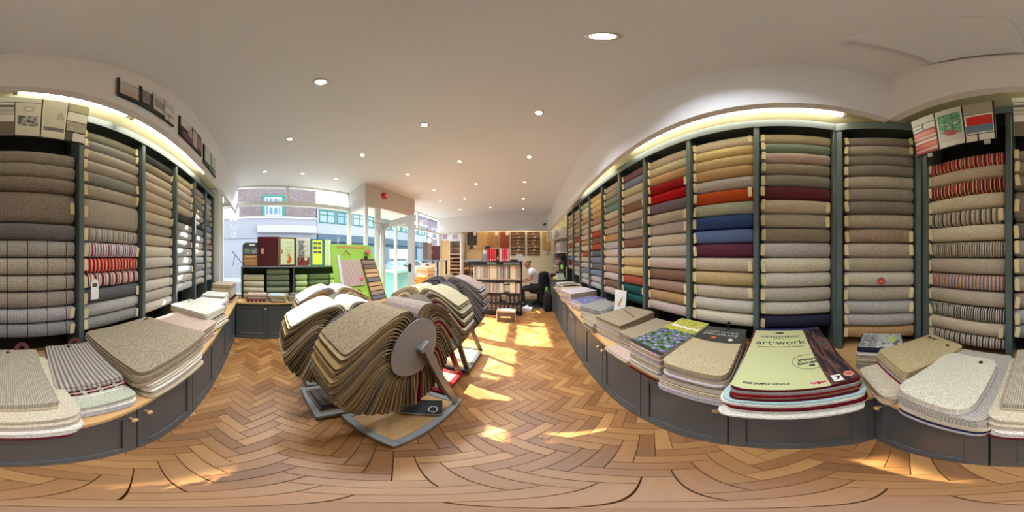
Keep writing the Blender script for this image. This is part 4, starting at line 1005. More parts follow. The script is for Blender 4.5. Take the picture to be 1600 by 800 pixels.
on('bulldog_clip', BLACK, MB().bevbox(0.17, 0.23, -0.03, -0.004, hb-0.27, hb-0.22).bar((0.18, -0.02, hb-0.22), (0.185, -0.02, hb-0.15), 0.005).bar((0.22, -0.02, hb-0.22), (0.215, -0.02, hb-0.15), 0.005).bar((0.185, -0.02, hb-0.15), (0.215, -0.02, hb-0.15), 0.005))
obj('rear_strut', MB().bar((-0.3, 0.62, 0.0), (-0.3, 0.50, 1.3), 0.03).bar((0.3, 0.62, 0.0), (0.3, 0.50, 1.3), 0.03), mat((120, 160, 50), 0.5), t)

# ---------------------------------------------------------------- mood boards
def mood(label, loc, rz, wd, ht, cells, tilt=0.0):
    t = thing('mood_board', label, 'board', loc, rz, 'black framed mood boards')
    obj('backing', MB().bevbox(-wd/2, wd/2, -0.012, 0.0, 0, ht, 0.003), BLACK, t, rot=(tilt, 0, 0))
    for x0, x1, z0, z1, m in cells:
        obj('photo' , MB().box(-wd/2+x0*wd, -wd/2+x1*wd, -0.0155, -0.012, z0*ht, z1*ht), m, t, rot=(tilt, 0, 0))
    return t
def mt(c, **k): return mat(c, 0.35, **k)
strp = carpet((4, 0, 0), 'stripes', [(176, 30, 60), (226, 120, 110), (240, 210, 200), (190, 50, 40), (150, 30, 80)], 12, 'X')
rot_s = carpet((4, 1, 0), 'stripes', [(176, 30, 60), (236, 214, 206), (210, 90, 60), (190, 40, 50), (230, 200, 196), (150, 30, 80)], 16)
bp = back_pt(0.52)
tb = mood('mood board with red swivel chair photo and red striped cloth above the rack', (0.53, -0.955, 2.46), radians(181.2), 0.60, 0.43,
     [(0.01, 0.33, 0.80, 0.99, mt((236, 234, 236))), (0.01, 0.15, 0.62, 0.78, mt((226, 224, 228))), (0.17, 0.33, 0.62, 0.78, mt((230, 230, 232))),
      (0.35, 0.66, 0.02, 0.98, mt((222, 220, 212))), (0.68, 0.98, 0.66, 0.98, mt((176, 164, 148))), (0.68, 0.98, 0.17, 0.65, mt((236, 234, 234))), (0.68, 0.80, 0.01, 0.15, mt((232, 224, 224))), (0.82, 0.98, 0.01, 0.15, mt((236, 236, 236)))], radians(10))
R_ = radians(10)
def cell(t, nm, x0, x1, z0, z1, m, y=-0.0165, R=R_): return obj(nm, MB().box(x0, x1, y, y+0.0010, z0, z1), m, t, rot=(R, 0, 0))
for i in range(11):
    cell(tb, 'cloth_stripe', -0.294, -0.104, 0.012+i*0.0225, 0.012+i*0.0225+0.0222, mt([(170, 30, 50), (220, 170, 160), (190, 40, 60), (226, 110, 70), (196, 50, 70), (238, 214, 208)][i % 6]), -0.0155)
cell(tb, 'text_print', -0.285, -0.215, 0.29, 0.302, mt((90, 90, 94)))
cell(tb, 'window_photo', -0.075, 0.085, 0.12, 0.36, marble([(60, 130, 90), (120, 180, 150), (80, 150, 110), (190, 210, 200)], 24))
cell(tb, 'floor_photo', -0.085, 0.093, 0.06, 0.13, mt((206, 204, 204)))
for x in (-0.03, 0.025): cell(tb, 'mullion_print', x, x+0.004, 0.13, 0.36, mt((40, 60, 50)), -0.0175)
obj('chair_print', MB().prism([(-0.04, 0.14), (-0.02, 0.115), (0.03, 0.11), (0.055, 0.135), (0.05, 0.15), (0.03, 0.145), (0.03, 0.165), (-0.04, 0.175)], 0.001, Matrix.Translation((0, -0.0178, 0)) @ Matrix.Rotation(pi/2, 4, 'X')), mt((180, 40, 34)), tb, rot=(R_, 0, 0))
cell(tb, 'red_swatch', 0.12, 0.283, 0.16, 0.26, mt((206, 44, 44)))
cell(tb, 'blue_swatch', 0.11, 0.283, 0.085, 0.158, mt((106, 134, 156)))
for tt in (tb,):
    for x in (-0.22, 0.2): obj('bracket', MB().box(x, x+0.02, 0.0, 0.075, 0.30, 0.33), BLACK, tt)
for x in (-0.2, 0.22): obj('clip', MB().bevbox(x, x+0.04, -0.02, 0, -0.035, 0.0), mt((190, 190, 194)), tb, rot=(R_, 0, 0))
tb = mood('mood board of pale monochrome room pictures and cream swatches above the rack', (-0.165, -0.962, 2.46), radians(181.2), 0.59, 0.43,
     [(0.0, 0.50, 0.86, 0.99, mt((236, 232, 216))), (0.01, 0.245, 0.02, 0.84, mt((226, 224, 222))), (0.255, 0.50, 0.02, 0.84, mt((220, 216, 200))), (0.515, 0.76, 0.02, 0.99, mt((228, 224, 204))), (0.77, 0.99, 0.76, 0.99, mt((196, 190, 150))), (0.77, 0.99, 0.50, 0.74, mt((238, 236, 220))), (0.77, 0.99, 0.25, 0.48, carpet((226, 220, 196), 'ribs', [(150, 146, 130)], 700)), (0.85, 0.99, 0.03, 0.22, mt((230, 226, 222))), (0.77, 0.84, 0.03, 0.22, mt((90, 90, 86)))], radians(10))
W_ = 0.59
for z0, z1, c in ((0.30, 0.33, (110, 96, 86)), (0.25, 0.28, (180, 168, 160)), (0.21, 0.24, (196, 186, 176)), (0.01, 0.14, (120, 106, 90))):
    cell(tb, 'stripe_swatch', -W_/2+0.008, -W_/2+0.145, z0, z1, mt(c))
for x in (-0.22, 0.2): obj('bracket', MB().box(x, x+0.02, 0.0, 0.075, 0.30, 0.33), BLACK, tb)
obj('clock_print', MB().lathe([(0.034, -0.0165), (0.034, -0.0175)], (-0.07, 0, 0.285), axis='Y', n=20), mt((196, 190, 170)), tb, rot=(R_, 0, 0))
obj('clock_print', MB().lathe([(0.018, -0.0175), (0.018, -0.0185)], (-0.07, 0, 0.285), axis='Y', n=20), mt((226, 222, 208)), tb, rot=(R_, 0, 0))
cell(tb, 'sofa_photo', -0.13, -0.015, 0.10, 0.21, marble([(50, 48, 46), (90, 84, 80), (200, 196, 190), (60, 56, 54)], 22))
cell(tb, 'lamp_photo', 0.02, 0.145, 0.07, 0.34, mt((214, 210, 188)))
cell(tb, 'sofa_print', 0.02, 0.145, 0.075, 0.11, mt((120, 112, 116)), -0.0175)
obj('lamp_print', MB().prism([(0.09, 0.2), (0.14, 0.2), (0.135, 0.25), (0.117, 0.29), (0.098, 0.25)], 0.001, Matrix.Translation((0, -0.0178, 0)) @ Matrix.Rotation(pi/2, 4, 'X')), mt((190, 176, 150)), tb, rot=(R_, 0, 0))
# three boards on the rear pelmet
def pel(x): return pc[1]+(-0.62-pc[1])*(pc[0]-x)/(pc[0]+3.34)
for (xa, xb, z0, z1, lab, cells) in (
    (-0.40, -0.83, 2.60, 2.89, 'long mood board of grey room photographs on the left pelmet, nearest one',
     [(0.02, 0.27, 0.12, 0.72, mt((176, 176, 170))), (0.02, 0.27, 0.76, 0.96, mt((206, 206, 206))), (0.33, 0.46, 0.16, 0.78, marble([(60, 58, 56), (130, 126, 122), (90, 86, 84)], 24)), (0.33, 0.50, 0.80, 0.96, mt((200, 200, 200))), (0.52, 0.74, 0.14, 0.96, mt((190, 184, 180))), (0.76, 0.98, 0.62, 0.96, mt((180, 180, 184))), (0.76, 0.98, 0.34, 0.60, mt((206, 204, 204))), (0.76, 0.86, 0.04, 0.30, mt((200, 200, 200))), (0.88, 0.98, 0.04, 0.30, mt((196, 196, 200)))]),
    (-0.90, -1.28, 2.57, 2.83, 'middle mood board with plum fabric on the left pelmet',
     [(0.03, 0.45, 0.5, 0.96, mt((200, 196, 198))), (0.08, 0.50, 0.04, 0.34, mt((92, 30, 56))), (0.30, 0.48, 0.30, 0.70, mt((170, 160, 158))), (0.52, 0.74, 0.10, 0.90, mt((176, 160, 160))), (0.76, 0.97, 0.22, 0.86, mt((150, 100, 120)))]),
    (-1.34, -1.70, 2.53, 2.80, 'mood board with teal swatch farthest along the left pelmet',
     [(0.04, 0.50, 0.2, 0.95, mt((186, 190, 186))), (0.40, 0.62, 0.02, 0.25, mt((30, 110, 110))), (0.56, 0.96, 0.30, 0.95, mt((170, 184, 170))), (0.70, 0.96, 0.05, 0.26, mt((120, 140, 90)))])):
    xm = (xa+xb)/2
    t = mood(lab, (xm, pel(xm)+0.004, z0), radians(181.7), abs(xb-xa), z1-z0, cells)
    t.location.y = pel(xm)+0.002
    if 'grey room' in lab:
        ww = abs(xb-xa)
        cell(t, 'sand_strip', -ww/2+0.01, -ww/2+0.115, 0.04, 0.10, mt((176, 150, 126)), R=0)
        cell(t, 'sofa_photo', 0.02, 0.10, 0.09, 0.20, marble([(80, 74, 70), (150, 140, 132), (110, 104, 100)], 20), R=0)

# ---------------------------------------------------------------- fluorescent fittings and downlights
def tube(label, p0, p1):
    p0 = Vector(p0); p1 = Vector(p1); L_ = (p1-p0).length; d = p1-p0
    t = thing('fluorescent_light', label, 'light', (p0.x, p0.y, p0.z), atan2(d.y, d.x), 'strip lights behind the pelmets')
    obj('batten', MB().bevbox(0, L_, -0.03, 0.03, 0.02, 0.075, 0.004), mat((228, 226, 214), 0.5), t)
    obj('end_cap', MB().bevbox(0, 0.03, -0.02, 0.02, -0.03, 0.02, 0.004), mat((224, 220, 200), 0.5), t)
    obj('end_cap', MB().bevbox(L_-0.03, L_, -0.02, 0.02, -0.03, 0.02, 0.004), mat((224, 220, 200), 0.5), t)
    obj('tube', MB().cyl((0.03, 0, -0.012), (L_-0.03, 0, -0.012), 0.016, n=12), emis((255, 251, 232), TUBE_E), t, smooth=False)
tube('strip light above the orange and blue rolls, longest looking of all', (1.155, -0.50, 3.07), (1.195, 1.66, 3.07))
tube('second strip light along the right wall behind the pelmet', (1.20, 2.10, 3.07), (1.245, 3.60, 3.07))
tube('strip light over the office shelves at the far right', (1.28, 4.55, 3.07), (1.31, 5.75, 3.07))
tube('strip light above the red striped rolls on the left wall', (-0.01, -0.93, 3.07), (-0.84, -0.955, 3.07))
tube('strip light running toward the window above the left wall', (-0.86, -0.955, 3.07), (-2.45, -1.0, 3.07))
tube('strip light behind the far pelmet over the wood samples', (-1.9, 6.12, 3.07), (-0.3, 6.12, 3.07))
tube('strip light behind the far pelmet over the brown ladder racks', (-0.2, 6.12, 3.07), (0.9, 6.12, 3.07))
lights = [(0.165, 0.312), (-0.807, 0.274), (-1.755, 0.244), (-2.717, -0.04), (0.122, 1.276), (-0.851, 1.223), (-1.812, 1.192), (-2.728, 0.601), (-2.75, 1.231),
          (0.081, 2.222), (-0.901, 2.181), (-1.838, 2.138), (0.028, 3.164), (-0.932, 3.125), (-1.889, 3.089), (0.004, 4.201), (-1.482, 3.932), (-2.127, 3.805), (-1.017, 4.935), (0.0, 5.2), (-2.0, 4.9)]
for i, (x, y) in enumerate(lights):
    row = ['first', 'second', 'third', 'fourth', 'fifth'][min(4, int((y+0.3)//0.97))]
    t = thing('downlight', 'x', 'ceiling light', (x, y, H_CEIL), 0, 'recessed ceiling downlights')
    bigl = {0: 'largest looking glowing downlight, above the aisle beside the orange rolls', 1: 'downlight directly above the nearest carpet wheel', 2: 'downlight above the second carpet wheel toward the window'}
    cw = lambda q: 'aisle row' if q > -0.3 else ('middle row' if q > -1.3 else ('entrance row' if q > -2.3 else 'window row'))
    colw = cw(x)
    t['label'] = bigl.get(i, 'recessed downlight, %s from the camera in the %s' % (['first', 'second', 'third', 'fourth', 'fifth', 'sixth', 'seventh', 'eighth'][sum(1 for (x_, y_) in lights if cw(x_) == colw and y_ < y)], colw))
    obj('bezel', MB().lathe([(0.042, 0.001), (0.042, -0.006), (0.032, -0.010), (0.027, -0.004), (0.027, 0.0)], n=20), mat((212, 208, 200), 0.25, 0.6), t, smooth=True)
    obj('lamp', MB().lathe([(0.025, -0.0015), (0.025, -0.005)], n=16), emis((255, 244, 214), 14), t)
    ld_ = bpy.data.lights.new('downlight_beam', 'SPOT'); ld_.energy = SPOT_W; ld_.spot_size = radians(110); ld_.spot_blend = 0.8; ld_.shadow_soft_size = 0.03; ld_.color = (0.86, 0.92, 1.0)
    lo = bpy.data.objects.new('downlight_beam', ld_); COL.objects.link(lo); lo.parent = t; lo.location = (0, 0, -0.02)
# small dome security camera on the far pelmet
t = thing('security_camera', 'small black security camera on the far right pelmet', 'camera', (0.76, 5.835, 2.74))
obj('bracket', MB().bar((0, 0.012, 0.05), (0, -0.03, 0.02), 0.025), BLACK, t)
obj('camera_body', MB().cyl((0.02, -0.02, 0.03), (-0.02, -0.11, -0.02), 0.035, n=12), BLACK, t)

# ---------------------------------------------------------------- carpet sample wheels
RD = 0.180; NS = 33
WM = {}
def leaf(k, wd):
    """one sheet of a wheel; k 0..NS-1 from the top round to the bottom, local x = along the axle (0..-wd), drapes toward -y"""
    if k in WM: return WM[k]
    f = k/(NS-1)
    th0 = radians(3+f*174); the = radians(70+f*110)
    rho = 0.385+0.15*f**0.8 + (0.008 if k % 3 else -0.006)
    P0 = Vector((-sin(th0), cos(th0)))*RD
    P2 = Vector((-sin(the), cos(the)))*rho
    a_ = 0.13*(1-f)+0.09
    P1 = P0 + Vector((-sin(th0*0.9+radians(8)*(1-f)), cos(th0*0.9+radians(8)*(1-f))))*a_*0.62
    P15 = P2 + (P0-P2).normalized()*0.12 + Vector((-cos(the)*0, 0.045*(1-f)+0.01))
    m = MB(); th = 0.0095; N = 12; r = 0.035; rows = []
    for i in range(N+1):
        t = i/N
        if i > N-4: t = [1-r*1.6, 1-r*0.7, 1-r*0.2, 1][i-(N-3)] if True else t
        b = P0*(1-t)**3 + P1*3*t*(1-t)**2 + P15*3*t*t*(1-t) + P2*t**3
        db = (P1-P0)*3*(1-t)**2 + (P15-P1)*6*t*(1-t) + (P2-P15)*3*t*t
        n = Vector((db.y, -db.x)).normalized()
        if n.dot(b) < 0 and f < 0.5: n = -n
        ins = [0.020, 0.008, 0.002][0] if i == N else (0.008 if i == N-1 else (0.002 if i == N-2 else 0))
        rows.append((b, n, ins))
    for b, n, ins in rows:
        for q in (b-n*th/2, b+n*th/2):
            m.v += [(-ins, q.x, q.y), (-wd+ins, q.x, q.y)]
    for i in range(N):
        a = 4*i; b = a+4
        m.f += [(a, b, b+1, a+1), (a+2, a+3, b+3, b+2), (a, a+2, b+2, b), (a+1, b+1, b+3, a+3)]
    m.f += [(0, 1, 3, 2), (4*N, 4*N+2, 4*N+3, 4*N+1)]
    WM[k] = m.mesh('carpet_leaf', True)
    for p in WM[k].polygons: p.use_smooth = False
    return WM[k]
def wheel(label, loc, rz, cols_l, cols_r, base, frame_m, disc_m, hubz, foot=(-0.0, 0.46), wd=0.265, panel=None, top_l=None, top_r=None, armm=None):
    """loc = near end of the axle on the floor; base = (x0,x1,y0,y1) in local coords"""
    t = thing('carpet_sample_wheel', label, 'sample wheel', loc, radians(rz), 'carpet sample wheels on castor bases')
    # drum, discs and comb of clips
    obj('drum', MB().cyl((-0.004, 0, hubz), (-wd+0.004, 0, hubz), RD-0.012, n=28), mat((96, 92, 88), 0.5), t)
    comb = MB(); nt_ = 76
    for x in (-0.010, -wd+0.010):
        for i in range(nt_):
            a = 2*pi*i/nt_; c, s = cos(a), sin(a)
            comb.bar((x, -s*(RD-0.016), hubz+c*(RD-0.016)), (x, -s*(RD+0.012), hubz+c*(RD+0.012)), 0.012, 0.006, (1, 0, 0))
    obj('clip_comb', comb, mat((40, 42, 44), 0.5), t)['kind'] = 'stuff'
    for x, d in ((0.004, 1), (-wd-0.004, -1)):
        obj('end_disc', MB().cyl((x-0.003, 0, hubz), (x+0.003, 0, hubz), RD+0.002, n=40), disc_m, t)
    x0, x1, y0, y1 = base; zb = 0.085
    fr = MB()
    fr.bevbox(x0, x1, y0, y0+0.05, zb-0.03, zb+0.01, 0.003).bevbox(x0, x1, y1-0.05, y1, zb-0.03, zb+0.01, 0.003)
    fr.bevbox(x0, x0+0.05, y0+0.05, y1-0.05, zb-0.03, zb+0.01, 0.003).bevbox(x1-0.05, x1, y0+0.05, y1-0.05, zb-0.03, zb+0.01, 0.003)
    obj('base_frame', fr, frame_m, t)
    obj('base_panel', MB().box(x0+0.05, x1-0.05, y0+0.05, y1-0.05, zb-0.022, zb-0.004), panel or wood((176, 140, 92), 'Y'), t)
    for x in (x0+0.03, x1-0.03):
        for y in (y0+0.03, y1-0.03):
            c = obj('castor', MB().bar((x-0.014, y, 0.052), (x-0.014, y, 0.02), 0.028, 0.005, (1, 0, 0)).bar((x+0.014, y, 0.052), (x+0.014, y, 0.02), 0.028, 0.005, (1, 0, 0)).cyl((x, y, 0.048), (x, y, 0.056), 0.012, n=10), STEEL, t)
            obj('castor_wheel', MB().cyl((x-0.010, y, 0.022), (x+0.010, y, 0.022), 0.022, n=16), BLACK, c)
    am = armm or frame_m
    for s_, xx, fx in ((1, 0.030, x1-0.03), (-1, -wd-0.030, x0+0.03)):
        fy = foot[1]
        obj('arm', MB().bar((xx, 0.02*1, hubz+0.03), (fx, fy, zb+0.01), 0.055, 0.028, (1, 0, 0)).cyl((xx-0.03*s_, 0, hubz), (xx+0.014*s_, 0, hubz), 0.018), am, t)
    # the leaves
    tint = []
    for side, cols in ((0, cols_l), (1, cols_r)):
        for k in range(NS):
            c = cols[k % len(cols)] if k > 1 else cols[0]
            o = place('carpet_leaf', leaf(k, wd), None, t, (-random.uniform(0.0, 0.006), 0, hubz), (0, 0, 0))
            if side: o.scale = (1, -1, 1)
            o.material_slots[0].link = 'OBJECT'; o.material_slots[0].material = LEAF[c]
    return t
LEAF = {'gb': carpet((134, 118, 94), 'fleck'), 'gb2': carpet((124, 110, 90)), 'be': carpet((168, 144, 106)), 'be2': carpet((152, 128, 92)), 'tan': carpet((160, 130, 88)), 'br': carpet((130, 106, 76)),
        'cr': carpet((196, 180, 146)), 'wh': carpet((222, 210, 188)), 'tp': carpet((146, 130, 118)), 'pk': carpet((172, 150, 136)), 'dk': carpet((106, 90, 70)), 'gy': carpet((126, 124, 122)),
        'lg': carpet((160, 158, 158)), 'rd': carpet((140, 20, 34)), 'nv': carpet((30, 44, 80)), 'yg': carpet((168, 158, 128)), 'ol': carpet((120, 110, 78)), 'gyb': carpet((120, 118, 124))}
SIL = mat((140, 142, 144), 0.4, 0.3)
DISC = mat((152, 147, 141), 0.45)
w_a = wheel('nearest carpet sample wheel, brown grey top leaf and tan end disc facing the aisle', (-0.495, 0.645, 0), 0,
      ['gb', 'gb2', 'be', 'be2', 'tan', 'br', 'be', 'tan', 'be2', 'gb'], ['tp', 'rd', 'be', 'tan', 'br', 'be', 'dk', 'gb2', 'be2', 'tan'],
      (-0.425, 0.04, -0.20, 0.515), SIL, DISC, 1.085, foot=(0, 0.46))
w_b = wheel('second carpet wheel toward the window, sunlit cream leaves on top', (-0.985, 0.53, 0), 0,
      ['wh', 'cr', 'be', 'be2', 'br', 'dk', 'br', 'dk', 'be2', 'br'], ['wh', 'cr', 'gb2', 'gb', 'be', 'tp', 'be', 'br'],
      (-0.425, 0.04, -0.24, 0.46), SIL, DISC, 1.02, foot=(0, 0.41), panel=mat((120, 100, 84), 0.5))
w_c = wheel('third carpet wheel, farthest toward the window, grey and white top leaves', (-1.56, 0.70, 0), 0,
      ['lg', 'wh', 'gy', 'be', 'be2', 'br', 'be', 'tan', 'gb'], ['wh', 'cr', 'be', 'tp', 'be', 'gb'],
      (-0.30, 0.13, -0.34, 0.36), SIL, DISC, 1.02, foot=(0, 0.30), panel=mat((120, 100, 84), 0.5))
w_g = wheel('carpet wheel on a red base, yellowish cream leaf draped over its top', (-0.90, 1.215, 0), -90,
      ['cr', 'wh', 'be', 'pk', 'be', 'tp'], ['yg', 'yg', 'ol', 'wh', 'yg', 'dk', 'br', 'cr', 'gb2', 'rd', 'wh', 'be', 'gb2', 'be2', 'tp'],
      (-0.40, 0.02, -0.25, 0.27), mat((134, 22, 34), 0.35), DISC, 1.06, foot=(0, 0.24), armm=mat((134, 22, 34), 0.35))
w_h = wheel('farthest carpet wheel beside the aisle, grey leaves with dark undersides', (-0.85, 1.66, 0), -90,
      ['gb2', 'gy', 'gyb', 'lg', 'gyb', 'nv', 'gy'], ['tp', 'dk', 'lg', 'gyb', 'tp', 'gb2', 'pk', 'gyb'],
      (-0.62, -0.01, -0.25, 0.27), mat((78, 80, 82), 0.35, 0.3), DISC, 1.12, foot=(0, 0.24))
# folders lying on the wheel bases
t = thing('sample_folder', 'dark slatted sample folder lying on the base of the second wheel', 'folder', (-1.20, 0.42, 0.097), radians(4))
obj('backing', MB().bevbox(-0.15, 0.16, -0.09, 0.22, -0.0, 0.012, 0.003), mat((112, 92, 76), 0.5), t)
obj('rim', MB().bevbox(-0.12, 0.15, -0.07, 0.21, 0.012, 0.026, 0.003), BLACK, t)
for i in range(5): obj('sample_strip', MB().bevbox(-0.10, 0.13, -0.055+i*0.052, -0.010+i*0.052, 0.026, 0.031, 0.001), mat((92, 82, 76), 0.5), t)
t = thing('binder', 'black binder with white cord on the base of the nearest wheel', 'binder', (-0.66, 0.90, 0.097), radians(28))
obj('cover', MB().bevbox(-0.15, 0.15, -0.10, 0.10, 0, 0.035, 0.004), mat((34, 36, 38), 0.35), t)
obj('pages', MB().box(-0.14, 0.145, -0.102, 0.09, 0.008, 0.028), mat((176, 176, 172), 0.5), t)
cr_ = MB()
for i in range(10):
    a0, a1 = 2*pi*i/10, 2*pi*(i+1)/10
    cr_.bar((0.09+cos(a0)*0.03, -0.04+sin(a0)*0.04, 0.039+0.008*(i % 2)), (0.09+cos(a1)*0.03, -0.04+sin(a1)*0.04, 0.039+0.008*((i+1) % 2)), 0.006)
obj('cord', cr_, mat((206, 206, 210), 0.5), t)

# ---------------------------------------------------------------- black sample stand with its stock
SX0, SX1, SY = -1.44, -0.03, 4.15
t = thing('shop_stand', 'black metal display stand of sample boxes facing the aisle', 'display stand', (SX0, SY, 0))
Ws = SX1-SX0
for x in (0.02, Ws-0.02):
    obj('post', MB().bevbox(x-0.02, x+0.02, 0, 0.04, 0, 1.44, 0.003).bevbox(x-0.02, x+0.02, 0.40, 0.44, 0, 1.44, 0.003), BLACK, t)
for z, dep in ((0.10, 0.46), (0.345, 0.40), (0.60, 0.36), (0.945, 0.36)):
    obj('shelf', MB().bevbox(0.0, Ws, 0.0, dep, z-0.015, z, 0.003).bevbox(0, Ws, -0.012, 0.0, z-0.015, z+0.03, 0.002), BLACK, t)
obj('top_shelf', MB().bevbox(-0.02, Ws+0.01, -0.03, 0.45, 1.435, 1.455, 0.003).bevbox(-0.02, Ws+0.01, -0.035, -0.02, 1.37, 1.455, 0.003), BLACK, t)
obj('label_rail', MB().box(0.5, 0.75, -0.038, -0.035, 1.385, 1.44).box(0.93, 1.35, -0.038, -0.035, 1.385, 1.44), mat((110, 124, 116), 0.5), t)
obj('base_board', MB().bevbox(0, Ws, 0.0, 0.42, 0.0, 0.085, 0.003), BLACK, t)
def sbox(x0, x1, z, ht, c, lab, front=None, slats=0):
    b = thing('sample_box', lab, 'sample box', (SX0+(x0+x1)/2, SY+0.02, z), 0, 'sample boxes on the black stand')
    hw = (x1-x0)/2-0.006
    obj('box', MB().bevbox(-hw, hw, 0, 0.26, 0, ht, 0.004), mat(c, 0.6), b)
    obj('box_lip', MB().bevbox(-hw-0.002, hw+0.002, -0.008, 0, 0, ht*0.16, 0.002), mat(front or (206, 176, 150), 0.6), b)
    for i in range(slats):
        xx = -hw+(i+0.5)*2*hw/slats
        obj('sample_card', MB().box(xx-hw/slats*0.7, xx+hw/slats*0.7, -0.006, 0, ht*0.18, ht*0.98), mat([(150, 146, 142), (206, 200, 190), (120, 120, 126), (180, 170, 156)][i % 4], 0.6), b)
cols5 = [((196, 192, 190), 'white and grey', 2), ((206, 196, 176), 'leaning pale', 1), ((222, 206, 176), 'cream', 0), ((178, 176, 176), 'grey striped', 4), ((160, 150, 140), 'taupe', 3), ((232, 216, 186), 'light cream', 0), ((228, 214, 190), 'rightmost cream', 1)]
xb_ = [0.12, 0.33, 0.56, 0.76, 0.92, 1.10, 1.25, 1.385]
for i, (c, nm, sl_) in enumerate(cols5):
    sbox(xb_[i], xb_[i+1], 0.948, 0.40, c, '%s sample box on the upper row of the black stand' % nm, slats=sl_)
for i, (c, nm, sl_) in enumerate([((212, 196, 170), 'beige', 1), ((190, 186, 180), 'striped grey and white', 4), ((206, 204, 190), 'pale cream', 2)]):
    sbox(xb_[1]+0.03+i*0.19, xb_[1]+0.03+(i+1)*0.19, 0.603, 0.30, c, '%s sample box on the middle row, left part of the stand' % nm, slats=sl_)
sbox(1.09, 1.24, 0.603, 0.32, (226, 210, 180), 'tall cream sample box on the middle row, right part of the stand', (214, 160, 116))
sbox(1.24, 1.385, 0.603, 0.30, (200, 198, 190), 'pale grey sample box at the right end of the middle row', (214, 170, 130), 3)
nn = 0
for z, row in ((0.348, 'upper'), (0.103, 'lower')):
    for i in range(10 if row == 'lower' else 9):
        x0 = 0.30+i*0.109+(0.15 if (row == 'upper' and i > 4) else 0)
        if x0+0.1 > 1.39: break
        b = thing('box_file', 'dark brown box file with ring pull, %s from the left in the %s file row' % (['first', 'second', 'third', 'fourth', 'fifth', 'sixth', 'seventh', 'eighth', 'ninth', 'tenth'][i], row), 'box file', (SX0+x0+0.05, SY+0.02, z), 0, 'box files on the black stand')
        obj('spine', MB().bevbox(-0.048, 0.048, 0, 0.28, 0, 0.225, 0.003), mat((72, 62, 58), 0.5), b)
        obj('ring_pull', MB().lathe([(0.018, 0), (0.018, -0.004), (0.010, -0.005)], (0, 0, 0.05), axis='Y', n=12), mat((190, 180, 170), 0.4, 0.6), b)
        obj('spine_label', MB().box(-0.030, 0.030, -0.002, 0, 0.11, 0.20), mat((120, 110, 104), 0.6), b)
def onstand(x0, x1, ht, c, name, lab, cat, d=0.2, y=0.05, group=None):
    b = thing(name, lab, cat, (SX0+(x0+x1)/2, SY+y, 1.456), 0, group)
    hw = (x1-x0)/2-0.002
    obj('body', MB().bevbox(-hw, hw, 0, d, 0, ht, 0.003), mat(c, 0.45), b); return b, hw
for i, c in enumerate([(196, 24, 38), (206, 28, 44), (188, 20, 34), (204, 30, 40)]):
    b, hw = onstand(0.485+i*0.064, 0.547+i*0.064, 0.335, c, 'red_binder', 'red binder, %s of four on the black stand' % ['leftmost', 'second from left', 'third from left', 'rightmost'][i], 'binder', group='red binders on the black stand')
    obj('label_dot', MB().lathe([(0.016, 0), (0.016, -0.002)], (0, 0, 0.045), axis='Y', n=12), mat((240, 214, 210), 0.5), b)
    obj('spine_line', MB().box(-0.004, 0.004, -0.002, 0, 0.09, 0.30), mat((226, 120, 120), 0.5), b)
b, hw = onstand(0.375, 0.475, 0.29, (206, 206, 210), 'leaflet_holder', 'clear grey leaflet holder left of the red binders', 'leaflet holder')
obj('leaflet', MB().box(-0.04, 0.04, -0.004, 0, 0.03, 0.2), mat((120, 126, 140), 0.5), b)
b, hw = onstand(0.75, 0.80, 0.33, (30, 28, 30), 'binder', 'black binder between the red and pink ones', 'binder'); obj('spine_label', MB().box(-0.018, 0.018, -0.002, 0, 0.05, 0.12), mat((206, 196, 176), 0.5), b)
b, hw = onstand(0.81, 0.885, 0.33, (224, 186, 150), 'binder', 'salmon beige binder beside the pink ones', 'binder')
for i in range(3):
    b, hw = onstand(0.893+i*0.063, 0.953+i*0.063, 0.335-0.004*i, [(220, 60, 96), (214, 54, 90), (206, 150, 140)][i], 'pink_binder', ['pink binder, left one of the pair', 'pink binder, right one of the pair', 'pale edged binder right of the pink pair'][i], 'binder', group='pink binders on the black stand')
    obj('label_dot', MB().lathe([(0.016, 0), (0.016, -0.002)], (0, 0, 0.045), axis='Y', n=12), mat((240, 214, 214), 0.5), b)
b, hw = onstand(1.10, 1.29, 0.05, (44, 34, 34), 'flat_case', 'flat dark case at the right of the stand top', 'case', d=0.22)
b, hw = onstand(1.24, 1.42, 0.19, (226, 224, 224), 'paper_holder', 'white paper upright at the right end of the stand top', 'paper', d=0.01, y=0.30)
t = thing('sample_box', 'beige edged brown sample box with cream stripe on the floor before the stand', 'sample box', (-0.40, 3.70, 0))
obj('case', MB().bevbox(-0.22, 0.22, 0, 0.16, 0, 0.30, 0.004), mat((202, 178, 148), 0.6), t)
obj('front_panel', MB().bevbox(-0.205, 0.205, -0.006, 0.0, 0.015, 0.255, 0.002), mat((92, 74, 58), 0.6), t)
obj('stripe', MB().box(-0.12, 0.12, -0.009, -0.006, 0.115, 0.155), mat((232, 206, 168), 0.6), t)

